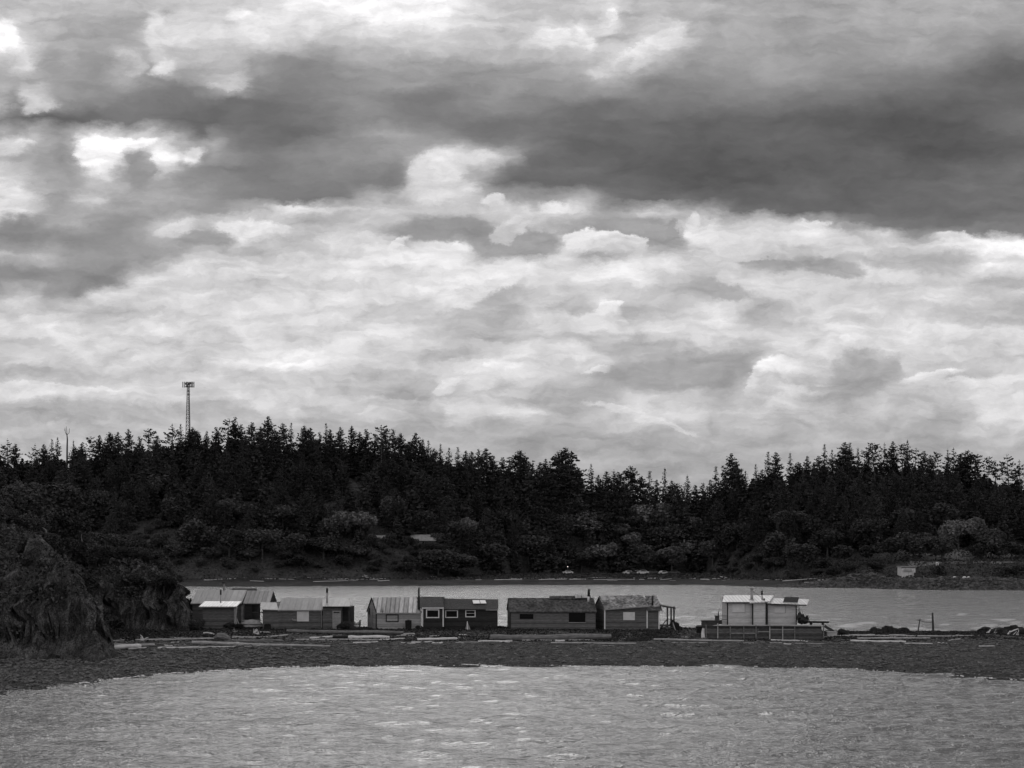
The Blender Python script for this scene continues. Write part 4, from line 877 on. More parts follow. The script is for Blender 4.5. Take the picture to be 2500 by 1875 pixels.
def cabin(label, pl, pr, base, eave, ridge, depth, wall, roof, Y=160.0, dx=0.0, over=(0.25, 0.3), ridge_l=None, ridge_r=None, root=None, eave_r=None, name='beach_cabin', partname='wall'):
    """gabled box: ridge runs along x. returns root"""
    FL, FR = P(pl, base, Y), P(pr, base, Y); zb = FL.z - 0.5; ze = P(pl, eave, Y).z; zer = P(pr, eave_r or eave, Y).z
    zr = CH - ((ridge_l or ridge) - HY) * (Y + depth / 2) / FPX; zrr = CH - ((ridge_r or ridge) - HY) * (Y + depth / 2) / FPX
    if root is None: root = thing(name, (FL.x / 2 + FR.x / 2, Y + depth / 2, FL.z), label, 'cabin')
    mb = MB()
    x0, x1 = FL.x, FR.x; B = Y + depth; Mi = Y + depth / 2
    v = [(x0, Y, zb), (x1, Y, zb), (x1 + dx, B, zb), (x0 + dx, B, zb), (x0, Y, ze), (x1, Y, zer), (x1 + dx, B, zer), (x0 + dx, B, ze), (x0 + dx / 2, Mi, zr - .1), (x1 + dx / 2, Mi, zrr - .1)]
    mb.add(v, [(3, 2, 1, 0), (0, 1, 5, 4), (2, 3, 7, 6), (0, 4, 8, 7, 3), (1, 2, 6, 9, 5), (4, 5, 9, 8), (7, 8, 9, 6)])
    mb.build(partname, M[wall], root)
    ox, oy = over; sl_ = (zr - ze) / (depth / 2); slr = (zrr - zer) / (depth / 2)
    dxf = dx / depth * oy
    rf = MB()
    rf.solid([(x0 - ox - dxf, Y - oy, ze - sl_ * oy + .08), (x1 + ox - dxf, Y - oy, zer - slr * oy + .08), (x1 + ox + dx / 2, Mi, zrr + .08), (x0 - ox + dx / 2, Mi, zr + .08)], (0, 0, -.1))
    rf.solid([(x0 - ox + dx / 2, Mi + .001, zr + .08), (x1 + ox + dx / 2, Mi + .001, zrr + .08), (x1 + ox + dx + dxf, B + oy, zer - slr * oy + .08), (x0 - ox + dx + dxf, B + oy, ze - sl_ * oy + .08)], (0, 0, -.1))
    ro = rf.build('roof', M[roof], root)
    return root, ro
def shed(label, pl, pr, base, eave, back_py, depth, wall, roof, Y=160.0, root=None, over=(.25, .25), partname='wall', thick=.09, roofpts=None, name='beach_cabin', rise=None):
    """single-pitch box rising to the back"""
    FL, FR = P(pl, base, Y), P(pr, base, Y); zb = FL.z - .5; ze = P(pl, eave, Y).z; B = Y + depth
    zk = CH - (back_py - HY) * B / FPX; x0, x1 = FL.x, FR.x
    if root is None: root = thing(name, (FL.x / 2 + FR.x / 2, Y + depth / 2, FL.z), label, 'cabin')
    v = [(x0, Y, zb), (x1, Y, zb), (x1, B, zb), (x0, B, zb), (x0, Y, ze), (x1, Y, ze), (x1, B, zk - .05), (x0, B, zk - .05)]
    MB().add(v, [(3, 2, 1, 0), (0, 1, 5, 4), (2, 3, 7, 6), (0, 4, 7, 3), (1, 2, 6, 5), (4, 5, 6, 7)]).build(partname, M[wall], root)
    ox, oy = over; s_ = (zk - ze) / depth
    c = roofpts or [(x0 - ox, Y - oy, ze - s_ * oy + .1), (x1 + ox, Y - oy, ze - s_ * oy + .1), (x1 + ox, B + .1, zk + .1), (x0 - ox, B + .1, zk + .1)]
    ro = sheet(c, thick).build('roof', M[roof], root)
    return root, ro
def stovepipe(parent, px, py0, py1, Y, r=0.09, m='blackpipe', lower=None, split=None, cap=False, name='chimney', lean=0):
    a, b = P(px, py1, Y), P(px + lean, py0, Y); mb = MB()
    if lower:
        mid = P(px + lean * .5, split, Y); mb.tube([mid, b], r * 1.25, 8)
    else: mb.tube([a, b], r, 8)
    c = mb.build(name, M[m], parent, True)
    tagp = None
    if lower: tagp = MB().tube([a, mid], r, 8).build('flue', M[lower], parent, True)
    if cap: MB().tube([b, b + Vector((0, 0, .16))], r * 2.1, 10).build('cap', M['pipe' if m == 'pipe' else 'blackpipe'], c, True)
    return c

# ---- 1. far-left metal roofed shed
r1, f1 = cabin('weathered shed with a broad dull metal roof squeezed against the left rock bluff', 470, 588, 1535, 1471, 1442, 6.0, 'cedar', 'metal', Y=166.0, over=(.15, .35))
stovepipe(f1, 547, 1424, 1445, 169, .12, 'trimgrey', cap=True)
poly_panel([(588.5, 1478), (594.5, 1478), (594.5, 1532), (588.5, 1532)], 165.9, .08).build('corner_board', M['trimgrey'], r1)
# ---- 2. low lean-to in front with bright corrugated edge
r2, f2 = shed('small dark lean-to with a bright corrugated roof and thin black stovepipe', 495, 571, 1534, 1481, 1470, 2.6, 'cedar', 'metalbright', Y=160.4, over=(.35, .4))
stovepipe(f2, 539, 1440, 1472, 161.2, .075, 'blackpipe', 'pipe', 1452)
front_panel(571, 1480, 576.5, 1535, 160.25, .12).build('corner_post', M['trimgrey'], r2)
for i, (a, b) in enumerate((((572, 1535), (579, 1480)), ((580, 1532), (573.5, 1503)), ((586, 1530), (577, 1508)))):
    mb = MB(); mb.bar(P(a[0], a[1], 159.7), P(b[0], b[1], 160.0), .09, .05)
    single('leaning_plank', mb, M['trimgrey'], ('long pale plank leaning on the corner of the leftmost lean-to', 'short grey plank propped beside the leftmost lean-to', 'third thin plank leaning right of the leftmost lean-to corner')[i], 'plank', 'planks leaning by the left shed')
# ---- 3. dark shed behind
r3, f3 = cabin('dark roofed shed hidden behind the left metal roofed sheds', 560, 612, 1532, 1470, 1438, 5.5, 'cedardark', 'felt', Y=171.5, over=(.2, .2))
# ---- 4. open shelter with posts
r4, f4 = cabin('open-sided boat shelter with corrugated gable roof and thin posts', 600, 654, 1530, 1471, 1443.5, 4.6, 'cedardark', 'corr', Y=163.5, over=(.25, .25), name='boat_shelter', partname='gable_wall')
for ch in list(r4.children):
    if ch.name.startswith('gable_wall'): bpy.data.objects.remove(ch)
def shelter():
    Y = 163.5; D = 4.6; zt = P(600, 1471, Y).z; zb = P(600, 1534, Y).z; x = lambda p: P(p, 1500, Y).x
    zr = CH - (1443.5 - HY) * (Y + D / 2) / FPX - .1
    MB().box(((x(597) + x(615)) / 2, Y + D / 2, (zt + zb) / 2), (x(615) - x(597), D, zt - zb)).build('side_room', M['cedardark'], r4)
    for p, yy in ((633.5, Y + .1), (652, Y + .1), (633.5, Y + D - .1), (652, Y + D - .1)):
        MB().box((x(p), yy, (zt + zb) / 2), (.13, .13, zt - zb)).build('post', M['wetwood'], r4)
    MB().box(((x(615) + x(652)) / 2, Y + .03, P(600, 1495, Y).z), (x(652) - x(615), .07, .12)).build('rail', M['wetwood'], r4)
    MB().box(((x(615) + x(654)) / 2, Y + .0, zt - .02), (x(654) - x(615), .1, .14)).build('beam', M['wetwood'], r4)
    for p in (598.5, 655.5):
        MB().solid([(x(p), Y, zt), (x(p), Y + D, zt), (x(p), Y + D / 2, zr)], (.06, 0, 0)).build('gable', M['cedardark'], r4)
shelter()
# upturned skiff
def hull(name, px0, px1, py_top, py_base, Y, beam, m, label, cat='boat', tilt=0.0, keel=True):
    a, b = P(px0, py_base, Y), P(px1, py_base, Y); L = b.x - a.x; h = (py_base - py_top) / FPX * Y; V = []; F = []; n, k = 18, 10
    for i in range(n + 1):
        t = i / n; w_ = beam * math.sin(math.pi * min(1, .12 + t * .95) * .98) ** .55 if 0 < i < n else .06; hh = h * (0.45 + .55 * math.sin(math.pi * t)) if 0 < i < n else h * .25
        for j in range(k + 1):
            s = j / k * math.pi; V.append((a.x + L * t, Y - math.cos(s) * w_, a.z - .05 + hh * max(0, math.sin(s)) ** .7))
    for i in range(n):
        for j in range(k): F.append((i * (k + 1) + j, i * (k + 1) + j + 1, (i + 1) * (k + 1) + j + 1, (i + 1) * (k + 1) + j))
    F.append(tuple(range(k, -1, -1))); F.append(tuple(n * (k + 1) + j for j in range(k + 1)))
    r = thing(name, (a.x / 2 + b.x / 2, Y, a.z), label, cat)
    mb = MB(); mb.v = V; mb.f = F; mb.build('hull', m, r, True)
    g_ = MB(); g_.bar((a.x, Y - beam * .92, a.z + h * .28), (b.x, Y - beam * .92, a.z + h * .28), .06, .07); g_.build('gunwale', M['darktrim'], r)
    if keel: g_ = MB(); g_.bar((a.x + L * .08, Y, a.z + h * .8), (b.x - L * .08, Y, a.z + h * .8), .05, .12); g_.build('keel', m, r)
    return r
hull('upturned_skiff', 586, 643, 1511, 1529, 161.2, .75, M['trimgrey'], 'pale upturned rowing skiff lying between the lean-to and the long cabin')
mb = MB(); 
for x_ in (594, 634): mb.box(P(x_, 1532, 161.2), (.2, 1.2, .3))
single('boat_trestle', mb, M['wetwood'], 'low timber blocks under the upturned skiff', 'blocks')

# ---- 5. long cabin with plain light roof
r5, f5 = cabin('long low cabin with a plain pale metal roof and white shuttered window', 680, 786, 1537, 1490, 1462, 5.2, 'cedar', 'metal', Y=160.5, over=(.05, .15), ridge_r=1461)
def r5_parts():
    Y = 160.5
    # annex at the left
    x0, x1 = P(641, 1500, Y).x, P(680, 1500, Y).x; zb = P(641, 1537, Y).z - .5; ze = P(641, 1488, Y).z; zk = CH - (1470 - HY) * (Y + 2.6) / FPX
    MB().add([(x0, Y + .05, zb), (x1, Y + .05, zb), (x1, Y + 4, zb), (x0, Y + 4, zb), (x0, Y + .05, ze), (x1, Y + .05, ze), (x1, Y + 4, zk), (x0, Y + 4, zk)], [(3, 2, 1, 0), (0, 1, 5, 4), (2, 3, 7, 6), (0, 4, 7, 3), (1, 2, 6, 5), (4, 5, 6, 7)]).build('annex', M['shake'], r5)
    sheet([P(639, 1487.5, Y - .15), P(679.5, 1488.5, Y - .15), P(675, 1471, Y + 2.7), P(636, 1470, Y + 2.7)], .08).build('annex_roof', M['metal'], r5)
    # right wing with the porch room
    x0, x1 = P(789, 1500, Y).x, P(853, 1500, Y).x; zw = P(789, 1482, Y).z; xr = P(834, 1500, Y).x
    MB().add([(x0, Y - .3, zb), (xr, Y - .3, zb), (xr, Y + 5, zb), (x0, Y + 5, zb), (x0, Y - .3, zw), (xr, Y - .3, zw), (xr, Y + 5, zw), (x0, Y + 5, zw)], [(3, 2, 1, 0), (0, 1, 5, 4), (2, 3, 7, 6), (0, 4, 7, 3), (1, 2, 6, 5), (4, 5, 6, 7)]).build('porch_room', M['cedar'], r5)
    MB().add([(xr, Y + .9, zb), (x1, Y + .9, zb), (x1, Y + 5, zb), (xr, Y + 5, zb), (xr, Y + .9, zw), (x1, Y + .9, zw), (x1, Y + 5, zw), (xr, Y + 5, zw)], [(3, 2, 1, 0), (0, 1, 5, 4), (2, 3, 7, 6), (0, 4, 7, 3), (1, 2, 6, 5), (4, 5, 6, 7)]).build('side_wall', M['cedardark'], r5)
    MB().solid([P(787, 1481, Y - .55), P(855, 1480, Y - .55), P(851, 1460.5, Y + 2.6), P(787, 1461, Y + 2.6)], (0, 0, -.1)).build('porch_roof', M['metal'], r5)
    front_panel(851, 1483, 853.5, 1536, Y - .2, .1).build('porch_post', M['wetwood'], r5)
    front_panel(788, 1480.5, 854, 1483, Y - .62, .06).build('fascia', M['darktrim'], r5)
    front_panel(681, 1489, 786, 1491, Y - .2, .05).build('fascia', M['trimgrey'], r5)
    d = front_panel(811.5, 1491, 832, 1536, Y - .36, .06).build('door', M['trimgrey'], r5)
    front_panel(814.5, 1494, 829, 1496.5, Y - .37, .02).build('door_light', M['glass'], d)
    window(r5, 725, 1491, 754, 1517, Y, 'trim', 'board', 1.3, mull=739)
    stovepipe(f5, 798.5, 1436, 1478, Y + 1.0, .10, 'blackpipe', 'trimgrey', 1447)
    mb = MB(); mb.tube([P(785, 1491, Y - .1), P(784, 1500, Y - .1), P(786, 1503, Y - .1), P(785.5, 1532, Y - .1)], .045, 6); mb.build('downspout', M['trimgrey'], r5)
    mb = MB(); mb.tube([P(713.5, 1510, Y - .25), P(715, 1514, Y - .25), P(724, 1514.5, Y - .25)], .07, 6); mb.build('flower_box', M['trimgrey'], r5)
r5_parts()
mb = MB(); mb.box(P(653, 1530, 159.6), (.7, .5, .55)); mb.box(P(650, 1524.5, 159.6), (.12, .5, .12)); mb.box(P(656, 1524.5, 159.6), (.12, .5, .12))
single('wooden_crate', mb, M['blackwood'], 'dark wooden crate against the left end of the long pale roofed cabin', 'crate')
# picket fence
rf_ = thing('picket_fence', base_pt(866, 1537, 159.8), 'short dark uneven picket fence at the right end of the long pale roofed cabin', 'fence')
for i in range(13):
    px = 846 + i * 2.75; top = 1518 + random.uniform(-3, 3) - (4 if i == 12 else 0)
    front_panel(px, top, px + 1.7, 1538, 159.8, .05).build('picket', M['wetwood'], rf_)
front_panel(845, 1524, 882, 1525.5, 159.86, .05).build('rail', M['wetwood'], rf_); front_panel(845, 1532, 882, 1533.5, 159.86, .05).build('rail', M['wetwood'], rf_)
front_panel(877.5, 1514, 880.5, 1538, 159.9, .12).build('post', M['wetwood'], rf_)
for i, (px, Y, h) in enumerate(((842, 159.4, .95), (833, 159.3, .7), (1150, 159.2, .6), (1020, 159.0, .5), (560, 159.2, .8), (585, 159.0, .7), (2055, 158.5, .7), (480, 159.0, 1.2), (470, 157.5, 1.1), (1190, 158.8, .55))):
    X = (px - 1250) / FPX * Y; z = float(ht_spit(X, Y))
    tree('low_shrub', 'near_bush%d' % (i % 3), (X, Y, z - .1), h, 2.5, 'small dark shrub growing on the ground in front of the cabins', 'shrub', 'shrubs in front of the cabins', 1.2)

# ---- 6. plank cabin with streaked metal roof
r6, f6 = cabin('pale plank cabin with a streaked ribbed metal roof and a boarded window', 919, 1028, 1537, 1496, 1460, 4.6, 'ply', 'metalstripe', Y=160.0, dx=-1.45, over=(.05, .12), eave_r=1495)
def r6_parts():
    Y = 160.0
    front_panel(917, 1498, 920, 1537, Y - .05, .08).build('corner_board', M['darktrim'], r6)
    front_panel(918, 1496, 1027, 1498.6, Y - .17, .05).build('fascia', M['trimgrey'], r6)
    w_ = window(r6, 942, 1500, 973, 1518, Y, 'darktrim', 'ply', 2.2)
    stovepipe(f6, 934, 1480, 1495, Y - .0, .11, 'pipe', name='vent_pipe')
    # gable rake board and gable openings, on the skewed left wall
    x0 = P(919, 1500, Y).x; D = 4.6; dx = -1.45
    q = lambda t, z: (x0 + dx * t - .04, Y + D * t, z)
    zf = lambda py, t: CH - (py - HY) * (Y + D * t) / FPX
    MB().solid([q(.38, zf(1536, .38)), q(.52, zf(1536, .52)), q(.52, zf(1485, .52)), q(.38, zf(1485, .38))], (-.05, .0, 0)).build('side_door', M['trimgrey'], r6)
    MB().solid([q(.70, zf(1500, .7)), q(.86, zf(1500, .86)), q(.86, zf(1484, .86)), q(.70, zf(1484, .7))], (-.06, .0, 0)).build('side_window', M['glass'], r6)
    ze = P(919, 1496, Y).z; zr = CH - (1460 - HY) * (Y + D / 2) / FPX
    mb = MB(); mb.bar(q(-.03, ze + .02), q(.5, zr), .07, .16); mb.bar(q(.5, zr), q(1.05, ze - .05), .07, .16); mb.build('rake_board', M['darktrim'], r6)
r6_parts()
mb = MB(); c = P(997, 1535, 159.2); mb.tube([c, c + Vector((0, 0, .85))], [.33, .36], 14); mb.tube([c + Vector((0, 0, .85)), c + Vector((0, 0, .9)), c + Vector((0, 0, 1.0))], [.38, .38, .06], 14)
single('burn_barrel', mb, M['blackwood'], 'dark lidded barrel standing against the pale plank cabin', 'barrel', smooth=False)

# ---- 7. black cabin with white framed windows
r7, f7 = cabin('black painted cabin with three white framed windows and a roof skylight', 1083, 1214, 1537, 1487, 1463, 5.0, 'cedardark', 'felt', Y=160.3, over=(.08, .2), ridge_r=1465)
def r7_parts():
    Y = 160.3
    x0, x1 = P(1030, 1500, Y).x, P(1083, 1500, Y).x; zb = P(1030, 1538, Y).z - .4; ze = P(1030, 1484, Y - .5).z; zk = CH - (1457 - HY) * (Y + 2.6) / FPX
    Yf = Y - .5
    MB().add([(x0, Yf, zb), (x1, Yf, zb), (x1, Y + 5, zb), (x0, Y + 5, zb), (x0, Yf, ze), (x1, Yf, ze), (x1, Y + 5, ze), (x0, Y + 5, ze), (x0, Y + 2.6, zk), (x1, Y + 2.6, zk)], [(3, 2, 1, 0), (0, 1, 5, 4), (2, 3, 7, 6), (0, 4, 8, 7, 3), (1, 2, 6, 9, 5), (4, 5, 9, 8), (7, 8, 9, 6)]).build('front_bay', M['cedardark'], r7)
    MB().solid([P(1026, 1483.5, Yf - .15), P(1084.5, 1483.5, Yf - .15), P(1079, 1457, Y + 2.6), P(1013, 1457.5, Y + 2.6)], (0, 0, -.1)).build('bay_roof', M['felt'], r7)
    front_panel(1030, 1483.2, 1083.5, 1486, Yf - .17, .05).build('fascia', M['trim'], r7)
    front_panel(1030, 1486, 1033, 1530, Yf - .06, .05).build('corner_board', M['trim'], r7)
    front_panel(1080.5, 1486, 1083.5, 1530, Yf - .06, .05).build('corner_board', M['trim'], r7)
    window(r7, 1040, 1487.5, 1072.5, 1509, Yf, 'trim', 'glass', 2.6)
    window(r7, 1087, 1489.5, 1118, 1508.5, Y, 'trim', 'glass', 2.2)
    window(r7, 1136, 1489, 1161, 1507, Y, 'trim', 'glass', 2.2, rail=1497.5)
    front_panel(1186, 1488, 1215, 1490.3, Y - .22, .04).build('fascia', M['trimgrey'], r7)
    front_panel(1083.5, 1487.2, 1186, 1488.4, Y - .22, .04).build('fascia', M['darktrim'], r7)
    stovepipe(r7, 1022.5, 1435, 1488, Y - .1, .11, 'blackpipe', name='stovepipe')
    mb = MB(); mb.bar(P(1022.5, 1451, Y - .1), P(1036, 1459, Y + 1.2), .03); mb.build('stay_wire', M['blackpipe'], r7)
    sk = MB().solid([P(1155.5, 1474, Y + .9), P(1172, 1473.7, Y + .9), P(1170, 1466.5, Y + 1.9), P(1153.5, 1466.5, Y + 1.9)], (0, 0, .06)).build('skylight', M['white'], f7)
    MB().solid([P(1173.5, 1473.7, Y + .9), P(1187.5, 1473.5, Y + .9), P(1184.5, 1466.5, Y + 1.9), P(1171.5, 1466.5, Y + 1.9)], (0, 0, .06)).build('skylight', M['white'], f7)
    # deck skirt
    front_panel(1030, 1537.5, 1214, 1540, Y - .4, .3).build('floor_beam', M['blackwood'], r7)
r7_parts()
# pale folded A-shape standing on the grass
rt = thing('folding_sign', base_pt(1141, 1540, 158.3), 'pale triangular tent-shaped board with centre pole before the black cabin', 'stand')
MB().solid([P(1134, 1541, 158.6), P(1141, 1536, 157.9), P(1140.7, 1518, 158.3)], (0.05, .05, 0)).build('left_panel', M['trimgrey'], rt)
MB().solid([P(1141.4, 1536, 157.9), P(1149.5, 1540, 158.6), P(1140.9, 1518, 158.3)], (0.02, .06, 0)).build('right_panel', M['trimgrey'], rt)
MB().tube([P(1140.8, 1543, 157.85), P(1140.8, 1517, 158.2)], .05, 6).build('pole', M['trim'], rt)
mb = MB(); mb.solid([P(1193, 1543, 158.6), P(1248, 1543.5, 158.6), P(1248, 1541.0, 158.6), P(1193, 1538.5, 158.6)], (0, .9, 0))
single('walkway_board', mb, M['trimgrey'], 'long pale grey walkway board between the black cabin and the shingled cabin', 'plank')
mb = MB(); 
for x_ in (1200, 1241): mb.box(P(x_, 1545, 159), (.15, .7, .3))
single('walkway_blocks', mb, M['wetwood'], 'short dark blocks under the pale walkway board', 'blocks')
mb = MB(); c = P(1219, 1531, 163); mb.tube([c + Vector((-.3, 0, 0)), c + Vector((.3, 0, 0.02))], [.12, .1], 8)
single('mooring_float', mb, M['blackwood'], 'small dark float on the ground in the gap right of the black cabin', 'float')

# ---- 8. shingled cabin, two black windows
r8, f8 = cabin('large shingle-roofed clapboard cabin with two black windows and leaning chimney', 1246, 1454, 1538, 1492, 1461.5, 5.2, 'shake', 'shingle', Y=160.2, dx=-.35, over=(.1, .2))
def r8_parts():
    Y = 160.2
    # raised ridge vent section and light sheets
    MB().solid([P(1340, 1462.5, Y + 2.2), P(1442, 1462.5, Y + 2.2), P(1442, 1454, Y + 2.7), P(1342, 1455, Y + 2.7)], (0, .25, -.02)).build('raised_ridge', M['shingle'], f8)
    MB().solid([P(1405, 1460.5, Y + 2.05), P(1419.5, 1460, Y + 2.05), P(1418, 1452, Y + 2.75), P(1402, 1452, Y + 2.75)], (0, 0, .05)).build('roof_patch', M['metal'], f8)
    MB().solid([P(1421.5, 1460, Y + 2.05), P(1436, 1460, Y + 2.05), P(1434, 1453, Y + 2.75), P(1420, 1453, Y + 2.75)], (0, 0, .05)).build('roof_patch', M['metal'], f8)
    stovepipe(f8, 1436, 1438, 1469, Y + 1.3, .12, 'blackpipe', 'trim', 1456, lean=2)
    window(r8, 1269, 1499, 1302, 1511, Y, None, 'glass')
    window(r8, 1389, 1496.5, 1429, 1519, Y, None, 'glass', sill=True)
    front_panel(1246, 1538, 1455, 1541, Y - .1, .2).build('floor_beam', M['trimgrey'], r8)
    front_panel(1244, 1492, 1247, 1538, Y - .05, .06).build('corner_board', M['darktrim'], r8)
    for px in (1252, 1300, 1350, 1400, 1448): front_panel(px, 1541, px + 2.5, 1550, Y + .1, .15).build('pile', M['wetwood'], r8)
r8_parts()
# worn pale area of shingles sits in a second cabin roof
# ---- 9. cabin with worn pale shingles and a porch
r9, f9 = cabin('clapboard cabin with worn pale shingle roof, boarded window and side porch', 1478, 1580, 1537, 1487, 1456.5, 5.0, 'cedar', 'shinglepale', Y=160.0, dx=-.9, over=(.12, .22), ridge_r=1454.5, eave_r=1479)
def r9_parts():
    Y = 160.0
    x0, x1 = P(1581, 1500, Y).x, P(1610, 1500, Y).x; zb = P(1600, 1537, Y).z - .4; ze = P(1600, 1489, Y).z; zr = CH - (1455 - HY) * (Y + 2.5) / FPX
    MB().add([(x0, Y + .15, zb), (x1, Y + .15, zb), (x1, Y + 5, zb), (x0, Y + 5, zb), (x0, Y + .15, ze), (x1, Y + .15, ze), (x1, Y + 5, ze), (x0, Y + 5, ze), (x0, Y + 2.5, zr - .1), (x1 - .9, Y + 2.5, zr - .3)], [(3, 2, 1, 0), (0, 1, 5, 4), (2, 3, 7, 6), (0, 4, 8, 7, 3), (1, 2, 6, 9, 5), (4, 5, 9, 8), (7, 8, 9, 6)]).build('side_room', M['cedar'], r9)
    MB().solid([P(1579, 1489.5, Y - .15), P(1617, 1489.5, Y - .15), P(1613, 1480, Y + .9), P(1578, 1480, Y + .9)], (0, 0, -.08)).build('side_roof', M['shingle'], r9)
    MB().solid([P(1577, 1481, Y + .8), P(1614.5, 1478.5, Y + .8), P(1602, 1454, Y + 2.55), P(1575, 1455, Y + 2.55)], (0, 0, -.09)).build('upper_roof', M['shinglepale'], r9)
    for a, b in ((1475, 1478), (1578.5, 1581.5), (1607.5, 1610.5)):
        front_panel(a, 1489, b, 1536, Y - (.05 if a < 1590 else -.08), .06).build('corner_board', M['trim'], r9)
    window(r9, 1521.5, 1494.5, 1550, 1514, Y, None, 'board', name='window_shutter')
    MB().bar(P(1474, 1488.5, Y - .26), P(1582, 1480.5, Y - .26), .05, .12).build('fascia', M['trimgrey'], r9)
    stovepipe(f9, 1593, 1454.5, 1478, Y + 1.0, .1, 'blackpipe', name='stovepipe')
    MB().solid([P(1470, 1466.5, Y + 1.6), P(1482.5, 1466.5, Y + 1.6), P(1479, 1456.5, Y + 2.4), P(1466, 1456.5, Y + 2.4)], (0, 0, .05)).build('roof_patch', M['metal'], f9)
    MB().bar(P(1499.5, 1467.5, Y + 1.5), P(1496.5, 1458.5, Y + 2.4), .12, .05).build('roof_batten', M['trim'], f9)
    # porch
    MB().solid([P(1611, 1477.5, Y + .2), P(1650, 1484, Y + .2), P(1649, 1482, Y + 2.6), P(1612, 1475.5, Y + 2.6)], (0, 0, -.13)).build('porch_roof', M['wetwood'], r9)
    for px, yy in ((1629.5, .3), (1638.5, 2.4), (1645.5, .5)):
        front_panel(px - 1.8, 1481, px + 1.8, 1532, Y + yy, .14).build('porch_post', M['wetwood'], r9)
    MB().bar(P(1629, 1513, Y + .3), P(1646, 1514, Y + .5), .06, .06).build('handrail', M['wetwood'], r9)
    MB().bar(P(1616.5, 1527, Y + .3), P(1628.5, 1512, Y + .3), .08, .1).build('brace', M['wetwood'], r9)
    z0 = P(1630, 1528, Y).z
    MB().box(((P(1612, 1, Y).x + P(1648, 1, Y).x) / 2, Y + 1.3, z0), (P(1648, 1, Y).x - P(1612, 1, Y).x, 2.4, .14)).build('porch_deck', M['wetwood'], r9)
    for i in range(4):
        MB().box((P(1629 + i * 1.0, 1, Y).x, Y - .1 - i * .28, z0 - .2 - i * .22), (1.15, .3, .07)).build('step', M['timber'], r9)
    MB().bar(P(1641.5, 1519, Y + .1), P(1651, 1545, Y - .9), .07, .16).build('stringer', M['trimgrey'], r9)
r9_parts()
for i, (px, py, w_, h_, Y) in enumerate(((1641, 1522, .55, .75, 160.3), (1652, 1528, .7, .9, 161.0), (1657, 1536, .75, .7, 160.6), (1648, 1541, .6, .5, 159.6), (1664, 1543, .6, .4, 160.2))):
    mb = MB(); c = P(px, py, Y); V = ICO_V * (1 + np.random.default_rng(i).uniform(-.2, .2, (12, 1))) * np.array([w_ * .62, .5, h_ * .62]) + np.array(c)
    mb.add(V.tolist(), ICO_F.tolist())
    single('boulder', mb, M['boulder'], ['dark boulder wedged under the porch of the pale shingled cabin', 'rounded dark boulder at the right foot of the porch steps', 'dark boulder lowest in the pile right of the porch steps', 'squat dark stone by the bottom porch step', 'small flat stone at the right end of the porch pile'][i], 'boulder', 'boulders by the porch steps')
# rockery below the porch cabin
for i in range(34):
    px = random.uniform(1492, 1625); py = random.uniform(1541, 1566); c = gp(px, py); s = random.uniform(.22, .55)
    V = ICO_V * (1 + np.random.default_rng(100 + i).uniform(-.25, .25, (12, 1))) * np.array([s * random.uniform(.9, 1.5), s, s * .75]) + np.array(c)
    mb = MB(); mb.add(V.tolist(), ICO_F.tolist())
    single('bank_stone', mb, M['boulder'], 'dark rough stone in the rock bank below the pale shingled cabin', 'stone', 'stones banked below the shingled cabin')

